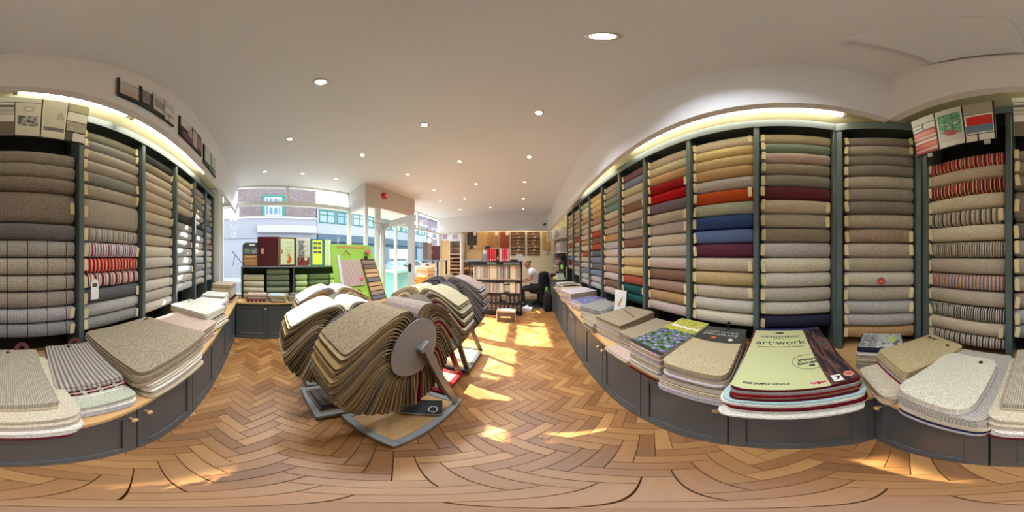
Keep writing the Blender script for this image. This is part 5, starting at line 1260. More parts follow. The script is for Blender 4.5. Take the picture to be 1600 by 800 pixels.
# ---------------------------------------------------------------- far wall samples
def wpanel(lab, x0, x1, z0, z1, m, planks=1, lbl=None, name='wood_sample', y=YFAR-0.03, seam=None):
    t = thing(name, lab, 'wood sample', ((x0+x1)/2, y, z0), 0, 'wood flooring samples on the far wall')
    hw = (x1-x0)/2
    for i in range(planks):
        a = -hw+2*hw*i/planks; b = -hw+2*hw*(i+1)/planks
        obj('plank', MB().bevbox(a+0.001, b-0.001, -0.012, 0.02, 0, z1-z0, 0.003), m, t)
    if lbl: obj('label_card', MB().box(hw-0.14, hw-0.02, -0.018, -0.012, z1-z0-0.15, z1-z0+0.01), mat((234, 208, 180), 0.6), t)
    return t
wpanel('dark walnut board hanging left on the far wall', -2.26, -1.86, 2.05, 2.58, wood((62, 42, 38), 'Z'), 2, True)
wpanel('pale honey oak boards second on the far wall', -1.82, -1.41, 1.89, 2.56, wood((206, 160, 96), 'Z'), 3)
wpanel('mid oak boards in the middle of the far wall', -1.39, -0.97, 1.95, 2.56, wood((176, 124, 66), 'Z'), 3, True)
wpanel('reddish brown board beside the ladder racks', -0.93, -0.55, 1.90, 2.56, wood((142, 62, 34), 'Z'), 2, True)
wpanel('small oak boards at the right end of the far wall', 0.74, 1.06, 1.83, 2.54, wood((196, 152, 92), 'Z'), 3)
wpanel('pale backing boards low behind the black stand', -2.28, -1.42, 1.62, 1.88, wood((206, 164, 106), 'X'), 1)
wpanel('pale oak backing behind the dark walnut board', -2.32, -1.30, 1.90, 2.04, wood((216, 176, 120), 'X'), 1, y=YFAR-0.025)
def ladder(lab, x0, x1):
    t = thing('sample_rack', lab, 'sample rack', ((x0+x1)/2, YFAR-0.04, 1.63), 0, 'brown ladder racks on the far wall')
    hw = (x1-x0)/2; H = 0.91
    obj('backboard', MB().bevbox(-hw, hw, 0, 0.03, 0, H, 0.003), wood((96, 60, 34), 'Z'), t)
    for i in range(7):
        z = 0.05+i*0.125
        obj('rail', MB().bar((-hw+0.03, -0.02, z), (hw-0.03, -0.02, z), 0.012), mat((206, 190, 150), 0.4), t)
        obj('swatch', MB().bevbox(-hw+0.04, hw-0.04, -0.016, -0.002, z+0.015, z+0.10, 0.002), wood([(120, 76, 44), (90, 54, 30), (140, 96, 58)][i % 3], 'X'), t)
        obj('tag', MB().box(-0.06+0.04*(i % 3), 0.02+0.04*(i % 3), -0.022, -0.017, z+0.02, z+0.05), mat((236, 226, 200), 0.5), t)
ladder('left brown ladder rack of wood swatches on the far wall', -0.49, 0.06)
ladder('right brown ladder rack of wood swatches on the far wall', 0.15, 0.64)
t = thing('wall_socket', 'small white switch box low right on the far wall', 'switch', (0.90, YFAR-0.002, 1.68))
obj('box', MB().bevbox(-0.09, 0.09, -0.04, 0, 0, 0.10, 0.005), mat((220, 216, 206), 0.5), t)
obj('dial', MB().lathe([(0.03, -0.04), (0.025, -0.05)], (0.04, 0, 0.05), axis='Y', n=12), mat((190, 188, 180), 0.5), t)
t = thing('notice', 'small dark blue card on the pale boards of the far wall', 'card', (-2.09, YFAR-0.045, 1.90))
obj('card', MB().bevbox(-0.08, 0.08, -0.004, 0.0, 0, 0.13, 0.001), mat((40, 46, 80), 0.5), t)
t = thing('notice', 'larger dark blue card just above the red binders', 'card', (-1.40, YFAR-0.045, 1.85))
obj('card', MB().bevbox(-0.11, 0.11, -0.004, 0.0, 0, 0.14, 0.001), mat((44, 48, 70), 0.5), t)
# floor standing wood displays, left end
t = thing('wood_display', 'tall pale oak fronted display tower beside the far window', 'display', (-3.12, 6.0, 0))
obj('oak_front', MB().bevbox(-0.20, 0.20, 0, 0.03, 0.1, 2.24, 0.003), wood((214, 176, 120), 'Z'), t)
obj('body', MB().bevbox(-0.21, 0.21, 0.03, 0.30, 0, 2.54, 0.003), mat((226, 222, 216), 0.5), t)
obj('header', MB().bevbox(-0.21, 0.21, -0.01, 0.03, 2.245, 2.54, 0.003), mat((224, 222, 226), 0.5), t)
obj('header_print', MB().box(-0.10, 0.10, -0.013, -0.01, 2.30, 2.48), mat((176, 150, 180), 0.5), t)
t = thing('wood_display', 'white display tower with sloping shelves of wood samples', 'display', (-2.62, 5.9, 0))
obj('side', MB().bevbox(-0.27, -0.24, 0, 0.36, 0, 2.5, 0.003), mat((226, 224, 222), 0.5), t)
obj('side', MB().bevbox(0.20, 0.27, 0, 0.36, 0, 2.5, 0.003), mat((226, 224, 222), 0.5), t)
obj('back', MB().box(-0.24, 0.2, 0.33, 0.35, 0, 2.5), mat((190, 176, 160), 0.6), t)
obj('header', MB().bevbox(-0.27, 0.27, -0.012, 0.0, 2.19, 2.5, 0.003), mat((222, 222, 228), 0.5), t)
obj('header_print', MB().box(-0.12, 0.12, -0.015, -0.012, 2.27, 2.45), mat((186, 166, 190), 0.5), t)
for i in range(11):
    z = 0.35+i*0.145 if i < 9 else 0.35+9*0.145+(i-9)*0.26
    s_ = obj('shelf', MB().box(-0.24, 0.20, 0.0, 0.33, -0.006, 0.006), mat((214, 196, 170), 0.5), t, (0, 0, z), (radians(14), 0, 0))
    obj('wood_swatch', MB().bevbox(-0.22, 0.18, 0.005, 0.30, 0.007, 0.022, 0.002), wood([(176, 120, 80), (206, 160, 110), (150, 96, 66), (120, 70, 50)][i % 4], 'X'), s_)
t = thing('wood_display', 'low wide shelving of wood and carpet samples behind the farthest wheel', 'display', (-1.98, 5.85, 0))
obj('frame', MB().bevbox(-0.32, -0.29, 0, 0.4, 0, 1.45, 0.003).bevbox(0.38, 0.41, 0, 0.4, 0, 1.45, 0.003), mat((200, 190, 176), 0.5), t)
obj('back', MB().box(-0.29, 0.38, 0.37, 0.39, 0, 1.8), wood((206, 166, 110), 'X'), t)
for i in range(5):
    s_ = obj('shelf', MB().box(-0.29, 0.38, 0.0, 0.37, -0.008, 0.008), mat((170, 168, 170) if i == 4 else (214, 190, 160), 0.5), t, (0, 0, 0.3+i*0.27), (radians(12), 0, 0))
    obj('swatch', MB().bevbox(-0.27, 0.36, 0.01, 0.34, 0.009, 0.03, 0.002), wood([(150, 80, 50), (200, 150, 104), (120, 60, 44), (190, 140, 96), (150, 146, 146)][i], 'X'), s_)
# left window bay: table, maroon board, timber bundle etc.
t = thing('side_table', 'grey topped black legged table under the far window', 'table', (-2.98, 4.95, 0))
obj('table_top', MB().bevbox(-0.30, 0.32, -0.35, 0.35, 1.42, 1.46, 0.004), mat((120, 120, 120), 0.4), t)
for x in (-0.27, 0.29):
    for y in (-0.31, 0.31): obj('leg', MB().bar((x, y, 0), (x, y, 1.42), 0.045), BLACK, t)
obj('stretcher', MB().bar((-0.27, -0.31, 0.4), (0.29, -0.31, 0.4), 0.03), BLACK, t)
t = thing('sample_board', 'slanted brown striped sample board leaning on the black legged table', 'board', (-2.92, 4.43, 0.85))
obj('panel', MB().bevbox(-0.32, 0.22, -0.01, 0.01, 0, 0.52, 0.003), mat((206, 176, 136), 0.5), t, rot=(radians(-14), 0, 0))
obj('stripe', MB().prism([(-0.02, 0.0), (0.10, 0.0), (-0.06, 0.5), (-0.18, 0.5)], 0.002, Matrix.Translation((0, -0.010, 0)) @ Matrix.Rotation(pi/2, 4, 'X')), mat((96, 66, 44), 0.5), t, rot=(radians(-14), 0, 0))
obj('stand_foot', MB().box(-0.3, 0.2, 0.0, 0.03, -0.85, 0.0), mat((60, 50, 44), 0.6), t)
t = thing('sample_board', 'dark maroon board standing on the table by the far window', 'board', (-2.93, 4.92, 1.461))
obj('board', MB().bevbox(-0.17, 0.17, -0.012, 0.012, 0, 0.50, 0.003), mat((88, 22, 36), 0.4), t)
obj('clasp', MB().bevbox(-0.165, -0.14, -0.018, -0.012, 0.22, 0.30, 0.001), mat((206, 190, 160), 0.4), t)
t = thing('sample_board', 'grey and beige two tone board beside the maroon one in the far window', 'board', (-3.215, 4.80, 1.461), radians(70))
obj('board', MB().bevbox(-0.2, 0.2, -0.012, 0.012, 0, 0.62, 0.003), mat((176, 158, 142), 0.5), t)
obj('side_panel', MB().bevbox(-0.19, 0.0, -0.016, -0.012, 0.02, 0.6, 0.001), mat((130, 128, 140), 0.5), t)
t = thing('timber_bundle', 'bundle of pale timber boards lying by the open door', 'timber', (-2.72, 3.95, 0.0), radians(-16))
obj('crate', MB().bevbox(-0.26, 0.26, -0.12, 0.12, 0, 1.09, 0.004), mat((186, 180, 172), 0.6), t)
for i in range(4):
    obj('board', MB().bevbox(-0.32+0.02*i, 0.30-0.015*i, -0.13, 0.13, 1.092+i*0.05, 1.138+i*0.05, 0.003), wood([(206, 160, 110), (190, 140, 92), (214, 176, 130)][i % 3], 'X'), t)
t = thing('leaflet_rack', 'orange and yellow printed leaflet box behind the carpet wheels', 'box', (-2.45, 3.35, 0.0), radians(8))
obj('pedestal', MB().bevbox(-0.14, 0.14, -0.09, 0.1, 0, 0.80, 0.004), mat((176, 172, 166), 0.6), t)
obj('box', MB().bevbox(-0.15, 0.15, -0.1, 0.1, 0.80, 1.08, 0.004), mat((226, 150, 40), 0.5), t)
obj('front_print', MB().box(-0.14, 0.14, -0.103, -0.1, 0.82, 1.06), marble([(232, 190, 60), (206, 80, 40), (236, 200, 90), (160, 60, 40)], 14), t)

# ---------------------------------------------------------------- office corner
t = thing('wall_shelving', 'white shelving of file boxes on the right wall beyond the racks', 'shelving', (1.50, 4.80, 1.25), radians(-90))
for z in (0, 0.44, 0.90): obj('shelf', MB().bevbox(-0.98, 0.02, -0.42, 0.04, z, z+0.025, 0.003), mat((214, 212, 208), 0.5), t)
obj('side', MB().box(-0.98, -0.96, -0.42, 0.04, 0, 1.35), mat((190, 186, 180), 0.5), t)
n = 0
for z, cl2 in ((1.277, [(60, 20, 24), (140, 40, 50), (50, 44, 44), (160, 30, 40), (80, 30, 30), (40, 40, 44)]), (1.717, [(170, 110, 70), (196, 190, 190), (206, 202, 200), (186, 180, 180), (214, 210, 206), (180, 176, 176)]), (2.177, [(226, 224, 222), (40, 40, 44), (226, 220, 206), (216, 214, 210), (206, 200, 196), (224, 222, 218)])):
    for i, c in enumerate(cl2):
        y = 5.68-i*0.148
        tb_ = thing('file_box', '%s file box, %s from the far end of the %s office shelf' % ('dark' if sum(c) < 300 else 'pale', ['first', 'second', 'third', 'fourth', 'fifth', 'sixth'][i], {1.277: 'bottom', 1.717: 'middle', 2.177: 'top'}[z]), 'file box', (1.14, y, z), radians(-90), 'file boxes on the office shelves')
        obj('box', MB().bevbox(-0.066, 0.066, 0, 0.26, 0, 0.30+0.02*(i % 3), 0.003), mat(c, 0.55), tb_)
        obj('spine_label', MB().box(-0.04, 0.04, -0.002, 0, 0.05, 0.20), mat((150, 146, 150) if sum(c) > 300 else (200, 190, 180), 0.5), tb_)
t = thing('wire_rack', 'small white wire rack with black round holes at the end of the office shelf', 'rack', (0.93, 5.70, 2.12))
obj('frame', MB().bevbox(-0.09, 0.09, -0.02, 0.0, 0, 0.36, 0.003), mat((220, 218, 214), 0.5), t)
hm = MB()
for i in range(4):
    for j in range(6): hm.lathe([(0.014, -0.021), (0.014, -0.023)], (-0.06+i*0.04, 0, 0.04+j*0.055), axis='Y', n=8)
obj('hole_grid', hm, BLACK, t)['kind'] = 'stuff'
obj('arm', MB().bar((0.09, -0.01, 0.05), (0.26, -0.01, 0.05), 0.02), BLACK, t)
t = thing('office_desk', 'grey desk end with phone and papers past the base cabinets', 'desk', (1.00, 5.02, 0), radians(-90))
obj('desk_top', MB().bevbox(-0.60, 0.60, -0.22, 0.22, 0.90, 0.94, 0.004), mat((70, 74, 76), 0.5), t)
obj('side_panel', MB().box(-0.58, 0.58, -0.19, 0.20, 0, 0.90), mat((100, 108, 110), 0.5), t)
t = thing('telephone', 'black desk telephone on the office desk', 'telephone', (0.95, 4.75, 0.941), radians(-60))
obj('base', MB().bevbox(-0.11, 0.11, -0.09, 0.09, 0, 0.05, 0.01), BLACK, t)
obj('handset', MB().bevbox(-0.10, -0.05, -0.10, 0.10, 0.05, 0.085, 0.012), mat((36, 36, 40), 0.3), t)
obj('keypad', MB().box(-0.03, 0.09, -0.06, 0.04, 0.05, 0.054), mat((110, 110, 112), 0.5), t)
t = thing('calculator', 'dark adding machine behind the telephone on the office desk', 'machine', (0.98, 5.10, 0.941), radians(-80))
obj('body', MB().bevbox(-0.12, 0.12, -0.12, 0.12, 0, 0.10, 0.02), mat((40, 40, 42), 0.4), t)
obj('paper_roll', MB().cyl((-0.05, 0.10, 0.14), (0.06, 0.10, 0.14), 0.04, n=12), mat((60, 60, 64), 0.4), t)
t = thing('screen', 'small black screen showing green beside the racks', 'screen', (1.10, 4.62, 1.141), radians(-60))
obj('housing', MB().bevbox(-0.12, 0.12, 0, 0.05, 0, 0.30, 0.006), BLACK, t)
obj('display', MB().box(-0.03, 0.06, -0.003, 0, 0.08, 0.20), emis((120, 170, 80), 0.35), t)
obj('foot', MB().bevbox(-0.10, 0.10, -0.03, 0.08, -0.199, 0, 0.004), mat((60, 60, 64), 0.5), t)
t = thing('paper_fan', 'open pale green and white paper wedge on the desk end', 'papers', (1.02, 4.46, 0.942), radians(-70))
obj('sheet', MB().prism([(-0.12, 0), (0.12, 0), (0.0, 0.17)], 0.22, Matrix.Translation((0, 0.1, 0)) @ Matrix.Rotation(pi/2, 4, 'X')), mat((176, 186, 166), 0.6), t)
t = thing('paper_roll', 'yellow paper bundle at the desk edge', 'papers', (0.89, 4.50, 0.942), radians(20))
obj('bundle', MB().bevbox(-0.05, 0.05, -0.05, 0.05, 0, 0.07, 0.015), mat((230, 190, 70), 0.6), t)
t = thing('floor_mat', 'dark green mat under the office chair', 'mat', (0.35, 5.25, 0.001))
obj('pad', MB().bevbox(-0.75, 0.35, -0.45, 0.6, 0, 0.012, 0.003), mat((28, 52, 46), 0.9), t)
t = thing('writing_desk', 'dark desk behind the black stand where the person sits', 'desk', (-0.62, 5.2, 0))
obj('desk_top', MB().bevbox(-0.55, 0.52, -0.40, 0.40, 0.73, 0.76, 0.004), mat((56, 50, 46), 0.5), t)
for x in (-0.5, 0.47):
    for y in (-0.36, 0.36): obj('leg', MB().bar((x, y, 0), (x, y, 0.73), 0.05), BLACK, t)
t = thing('bin_bag', 'crumpled white carrier bag on the floor beside the stand', 'bag', (0.10, 4.62, 0.0))
obj('bag_body', MB().prism([(-0.14, -0.08), (0.12, -0.10), (0.17, 0.06), (-0.10, 0.10)], 0.09), mat((226, 226, 230), 0.5), t)
obj('bag_neck', MB().lathe([(0.06, 0.09), (0.03, 0.12), (0.05, 0.15)], (0, 0, 0), n=8), mat((226, 226, 230), 0.5), t)
# chair with a black coat over it
CHX, CHY = 0.50, 5.17
t = thing('office_chair', 'black office chair holding the seated person', 'chair', (CHX, CHY, 0.012), radians(-38))
obj('seat', MB().bevbox(-0.26, 0.24, -0.23, 0.23, 0.42, 0.49, 0.025), mat((26, 26, 28), 0.8), t)
obj('backrest', MB().bevbox(0.135, 0.175, -0.22, 0.22, 0.58, 1.02, 0.025), mat((26, 26, 28), 0.8), t)
obj('back_bracket', MB().bar((0.0, 0, 0.43), (0.235, 0, 0.44), 0.05, 0.02).bar((0.17, 0, 0.43), (0.155, 0, 0.6), 0.05, 0.02), BLACK, t)
obj('gas_column', MB().cyl((0, 0, 0.10), (0, 0, 0.42), 0.028), mat((50, 50, 52), 0.3, 0.6), t)
for i in range(5):
    a = 2*pi*i/5+0.3
    l_ = obj('leg', MB().bar((0, 0, 0.10), (cos(a)*0.23, sin(a)*0.23, 0.065), 0.035), BLACK, t)
    obj('castor', MB().cyl((cos(a)*0.23-0.012, sin(a)*0.23, 0.028), (cos(a)*0.23+0.012, sin(a)*0.23, 0.028), 0.027, n=12), BLACK, l_)
# coat: draped cloth with folds, hanging over the backrest
m = MB(); NU, NV = 22, 9
prof = [(1.10, 0.02), (1.05, 0.06), (0.9, 0.075), (0.75, 0.085), (0.6, 0.10), (0.45, 0.115), (0.32, 0.13), (0.22, 0.14), (0.16, 0.15)]
for j, (z, th) in enumerate(prof):
    for i in range(NU):
        a = 2*pi*i/NU; wv = 0.23 if z < 1.06 else 0.12
        f = 1+0.08*sin(5*a+z*3)*min(1, (1.1-z)*3)
        m.v.append((0.17+cos(a)*(th+0.05)*f, sin(a)*wv*f, z))
for j in range(len(prof)-1):
    for i in range(NU): m.f.append((j*NU+i, j*NU+(i+1) % NU, (j+1)*NU+(i+1) % NU, (j+1)*NU+i))
m.f.append(tuple(range(NU))); m.f.append(tuple((len(prof)-1)*NU+i for i in range(NU))[::-1])
cz = obj('coat', m, mat((16, 16, 18), 0.85, var=0.3, scale=20), None, (CHX, CHY, 0.012), radians(-38), smooth=True)
tag(cz, 'long black coat draped over the back of the office chair', 'coat')
# bags on the floor
def bag(lab, loc, sx_, sy_, h, c, strapc, rz=0):
    t = thing('bag', lab, 'bag', loc, radians(rz))
    m = MB(); N = 14
    for z, k in ((0, 0.85), (0.04, 1.0), (h*0.4, 1.06), (h*0.75, 0.92), (h*0.95, 0.62), (h, 0.4)):
        for i in range(N):
            a = 2*pi*i/N; e = 0.6
            m.v.append(((abs(cos(a))**e)*(1 if cos(a) > 0 else -1)*sx_*k*(1+0.05*sin(3*a+z*9)), (abs(sin(a))**e)*(1 if sin(a) > 0 else -1)*sy_*k, z))
    for j in range(5):
        for i in range(N): m.f.append((j*N+i, j*N+(i+1) % N, (j+1)*N+(i+1) % N, (j+1)*N+i))
    m.f.append(tuple(range(N))[::-1]); m.f.append(tuple(5*N+i for i in range(N)))
    obj('bag_body', m, mat(c, 0.8, var=0.3, scale=15), t, smooth=True)
    s = MB(); Q = 8
    for i in range(Q):
        a0, a1 = pi*i/Q, pi*(i+1)/Q
        s.bar((cos(a0)*sx_*0.4, 0, h*0.95+sin(a0)*0.09), (cos(a1)*sx_*0.4, 0, h*0.95+sin(a1)*0.09), 0.02, 0.01, (0, 1, 0))
    obj('bag_handle', s, mat(strapc, 0.7), t)
bag('black rucksack standing on the floor against the end cabinet', (0.69, 4.58, 0), 0.125, 0.15, 0.58, (20, 20, 22), (40, 40, 42))
bag('bright green bag behind the black rucksack', (0.70, 4.87, 0.0), 0.07, 0.075, 0.66, (130, 164, 50), (40, 44, 40))

# ---------------------------------------------------------------- seated person behind the stand
def skinned(name, pts, edges, radii, m, parent=None, sub=2, root=0):
    me = bpy.data.meshes.new(name); me.from_pydata([tuple(p) for p in pts], edges, [])
    tmp = bpy.data.objects.new(name, me); COL.objects.link(tmp)
    md = tmp.modifiers.new('skin', 'SKIN'); md.use_smooth_shade = True
    lay = me.skin_vertices[0].data
    for i, r in enumerate(radii):
        r = r if hasattr(r, '__len__') else (r, r)
        lay[i].radius = r; lay[i].use_root = (i == root)
    sd_ = tmp.modifiers.new('sub', 'SUBSURF'); sd_.levels = sub; sd_.render_levels = sub
    bpy.context.view_layer.update()
    dg = bpy.context.evaluated_depsgraph_get()
    out = bpy.data.meshes.new_from_object(tmp.evaluated_get(dg)); out.name = name
    bpy.data.objects.remove(tmp); bpy.data.meshes.remove(me)
    out.materials.clear(); out.materials.append(None)
    out.polygons.foreach_set('use_smooth', [True]*len(out.polygons))
    return place(name, out, m, parent)
PX, PY, PZ = 0.42, 5.17, 0.012
per = thing('person', 'person with shaved head and white t-shirt, seated and bent over work behind the black stand', 'person', (PX, PY, PZ))
SKIN = mat((176, 122, 98), 0.55)
V = []; Ed = []; Rr = []
def av(p, r, frm=None):
    V.append(p); Rr.append(r)
    if frm is not None: Ed.append((frm, len(V)-1))
    return len(V)-1
pel_ = av((0, 0, 0.58), (0.13, 0.15)); wai = av((-0.03, 0, 0.74), (0.12, 0.13), pel_); che = av((-0.11, 0, 0.99), (0.13, 0.155), wai)
ush = av((-0.19, 0, 1.15), (0.10, 0.12), che); nek = av((-0.235, 0, 1.205), 0.078, ush); nk2 = av((-0.255, 0, 1.235), 0.074, nek)
hd1 = av((-0.285, 0, 1.27), (0.080, 0.090), nk2); hd2 = av((-0.295, 0, 1.345), (0.092, 0.125), hd1); hd3 = av((-0.28, 0, 1.43), (0.078, 0.105), hd2)
hands = []
for s_ in (-1, 1):
    sh = av((-0.18, s_*0.175, 1.12), 0.060, ush); el_ = av((-0.18, s_*0.24, 0.87), 0.044, sh); wr = av((-0.39, s_*0.16, 0.80), 0.027, el_); pm = av((-0.455, s_*0.145, 0.795), (0.018, 0.036), wr)
    for f_, (dy, ln) in enumerate(((-0.030, 0.070), (-0.010, 0.080), (0.010, 0.076), (0.028, 0.060))):
        k1 = av((-0.485, s_*0.145+dy, 0.795), 0.0095, pm); k2 = av((-0.485-ln*0.5, s_*0.145+dy*1.05, 0.788), 0.0088, k1); av((-0.485-ln*0.85, s_*0.145+dy*1.05, 0.772), 0.0078, k2)
    t1 = av((-0.43, s_*0.145-s_*0.045, 0.785), 0.011, pm); av((-0.465, s_*0.145-s_*0.062, 0.775), 0.0095, t1)
    hp = av((-0.03, s_*0.09, 0.56), 0.095, pel_); kn = av((-0.43, s_*0.13, 0.54), 0.062, hp); ca = av((-0.44, s_*0.13, 0.34), 0.055, kn); an = av((-0.40, s_*0.13, 0.09), 0.036, ca); to = av((-0.55, s_*0.14, 0.045), (0.030, 0.042), an)
skinned('body', V, Ed, Rr, SKIN, per, 2, pel_)
# t-shirt and trousers follow the same joints, slightly larger
V = []; Ed = []; Rr = []
a = av((0, 0, 0.60), (0.145, 0.165)); b = av((-0.03, 0, 0.74), (0.135, 0.15), a); c = av((-0.11, 0, 0.99), (0.165, 0.190), b); d = av((-0.19, 0, 1.155), (0.130, 0.15), c); av((-0.22, 0, 1.195), 0.082, d)
for s_ in (-1, 1):
    sh = av((-0.18, s_*0.185, 1.12), 0.082, d); av((-0.183, s_*0.225, 0.98), 0.070, sh)
skinned('shirt', V, Ed, Rr, mat((232, 232, 234), 0.85), per, 2, 0)
V = []; Ed = []; Rr = []
a = av((0, 0, 0.58), (0.15, 0.165))
for s_ in (-1, 1):
    hp = av((-0.04, s_*0.095, 0.565), 0.108, a); kn = av((-0.43, s_*0.13, 0.545), 0.076, hp); ca = av((-0.44, s_*0.13, 0.34), 0.070, kn); av((-0.40, s_*0.13, 0.12), 0.058, ca)
skinned('trousers', V, Ed, Rr, mat((48, 48, 42), 0.9), per, 2, 0)
for s_ in (-1, 1):
    obj('shoe', MB().bevbox(-0.62, -0.36, s_*0.135-0.048, s_*0.135+0.048, 0.0, 0.085, 0.02), BLACK, per)
    obj('ear', MB().lathe([(0.020, 0), (0.022, 0.008), (0.012, 0.014)], (-0.275, 0.074 if s_ > 0 else -0.088, 1.325), axis='Y', n=10), SKIN, per)
    obj('eye', MB().lathe([(0.012, 0), (0.012, 0.004)], (-0.396, s_*0.028, 1.332), axis='X', n=10), mat((236, 232, 226), 0.3), per)
    obj('eyebrow', MB().bevbox(-0.402, -0.388, s_*0.028-0.016, s_*0.028+0.016, 1.354, 1.360, 0.002), mat((90, 66, 50), 0.8), per)
obj('nose', MB().quadbox([(-0.385, -0.014, 1.295), (-0.415, -0.008, 1.292), (-0.415, 0.008, 1.292), (-0.385, 0.014, 1.295), (-0.385, -0.006, 1.345), (-0.392, -0.004, 1.345), (-0.392, 0.004, 1.345), (-0.385, 0.006, 1.345)]), SKIN, per)
obj('mouth', MB().bevbox(-0.372, -0.352, -0.022, 0.022, 1.250, 1.258, 0.002), mat((140, 78, 70), 0.6), per)
V = []; Ed = []; Rr = []
a = av((-0.255, 0, 1.355), (0.096, 0.120)); av((-0.268, 0, 1.455), (0.088, 0.112), a)
skinned('hair', V, Ed, Rr, mat((120, 92, 72), 0.9), per, 2, 0)

# ---------------------------------------------------------------- outside: street, buildings, car
S('ground', MB().box(-30, -3.46, -18, 40, -0.35, -0.16), mat((120, 120, 124), 0.9, var=0.1, scale=2)).name = 'street_ground'
S('pavement', MB().box(-5.6, -3.46, -18, 40, -0.16, -0.06), mat((186, 182, 176), 0.9, var=0.06, scale=3))
S('threshold', MB().box(-3.46, XV, 1.9, 3.34, -0.1, -0.012), mat((170, 166, 160), 0.8))
S('pavement', MB().box(-12.0, -10.4, -18, 40, -0.16, -0.06), mat((170, 168, 164), 0.9))
def brick_mat(c1, c2):
    m, nt, b = newmat('brick_wall'); L = nt.links; b.inputs['Roughness'].default_value = 0.9
    tc = nd(nt, 'ShaderNodeTexCoord'); mp = nd(nt, 'ShaderNodeMapping'); mp.inputs['Rotation'].default_value = (pi/2, 0, pi/2)
    sx = nd(nt, 'ShaderNodeSeparateXYZ'); L.new(tc.outputs['Object'], sx.inputs[0]); cb = nd(nt, 'ShaderNodeCombineXYZ'); L.new(sx.outputs[1], cb.inputs[0]); L.new(sx.outputs[2], cb.inputs[1])
    br = nd(nt, 'ShaderNodeTexBrick'); br.inputs['Scale'].default_value = 1.0; br.inputs['Brick Width'].default_value = 0.23; br.inputs['Row Height'].default_value = 0.078; br.inputs['Mortar Size'].default_value = 0.008
    br.inputs['Color1'].default_value = lin(c1); br.inputs['Color2'].default_value = lin(c2); br.inputs['Mortar'].default_value = lin((140, 130, 130))
    L.new(cb.outputs[0], br.inputs['Vector']); L.new(br.outputs['Color'], b.inputs['Base Color']); return m
BRK = brick_mat((106, 88, 90), (80, 66, 72))
TEAL = mat((24, 104, 96), 0.4); LWALL = mat((136, 136, 146), 0.8); PANEG = mat((120, 140, 170), 0.15, spec=0.8)
X0 = -12.0
t = thing('building', 'purple brick building opposite with one teal framed window over a pale shopfront', 'building', (X0, 0, 0))
obj('brick_wall', MB().box(-3, 0, -14, 3.7, 4.45, 9.1), BRK, t)
obj('parapet', MB().bevbox(-3, 0.08, -14, 3.70, 9.1, 9.25, 0.02), mat((170, 166, 166), 0.8), t)
obj('added_shade_stack', MB().bevbox(-0.9, 0.0, 2.05, 3.05, 9.25, 10.8, 0.02), BRK, t)  # unseen brick stack, added to keep sun off the left worktop and floor
obj('band_wall', MB().box(-3, 0.12, -14, 3.7, 2.9, 4.45), LWALL, t)
obj('string_course', MB().bevbox(0.1, 0.22, -14, 3.7, 4.40, 4.52, 0.02), mat((206, 206, 212), 0.7), t)
obj('shop_fascia', MB().bevbox(0.12, 0.5, -0.72, 3.6, 3.28, 3.84, 0.03), mat((156, 156, 166), 0.6), t)
obj('ground_wall', MB().box(-3, 0.05, -14, 3.7, -0.1, 2.9), mat((142, 144, 154), 0.7), t)
obj('shop_window', MB().box(0.05, 0.10, -0.6, 3.4, 0.5, 2.7), mat((120, 130, 150), 0.2), t)
wn = obj('window', MB().bevbox(0.0, 0.10, -0.42, 1.30, 4.52, 4.62, 0.01).bevbox(0.0, 0.10, -0.42, 1.30, 6.10, 6.28, 0.01).bevbox(0, 0.08, -0.40, -0.18, 4.62, 6.10, 0.01).bevbox(0, 0.08, 1.06, 1.28, 4.62, 6.10, 0.01), TEAL, t)
obj('sash', MB().bevbox(0.01, 0.06, -0.18, 1.06, 4.62, 4.70, 0.01).bevbox(0.01, 0.06, -0.18, 1.06, 6.02, 6.10, 0.01).bevbox(0.01, 0.06, 0.40, 0.48, 4.7, 6.02, 0.01).bevbox(0.01, 0.06, -0.18, -0.10, 4.7, 6.02, 0.01).bevbox(0.01, 0.06, 0.98, 1.06, 4.7, 6.02, 0.01).bevbox(0.01, 0.06, 0.10, 0.98, 5.3, 5.38, 0.01).bevbox(0.01, 0.06, 0.08, 0.14, 4.7, 6.02, 0.01).bevbox(0.01, 0.06, 0.76, 0.82, 4.7, 6.02, 0.01), mat((224, 232, 232), 0.5), wn)
obj('pane', MB().box(0.005, 0.015, -0.12, 1.0, 4.68, 6.04), mat((70, 110, 170), 0.15), wn)
obj('blanked_panel', MB().bevbox(0.0, 0.05, -3.6, -2.1, 4.55, 5.3, 0.01), mat((214, 220, 216), 0.7), t)
t = thing('building', 'low white building opposite with a row of teal framed windows', 'building', (X0, 3.78, 0))
obj('wall', MB().box(-3, 0, 0, 14, 3.3, 5.35), mat((146, 150, 160), 0.7), t)
obj('roof_edge', MB().bevbox(-3, 0.15, 0.0, 14, 5.35, 5.6, 0.02).box(-3, -0.6, 0, 14, 5.6, 6.0), mat((206, 202, 200), 0.7), t)
obj('ground_wall', MB().box(-3, 0.0, 0, 14, -0.1, 2.7), mat((40, 78, 90), 0.6), t)
obj('fascia', MB().bevbox(-3, 0.25, 0, 14, 2.7, 3.3, 0.02), mat((56, 80, 98), 0.6), t)
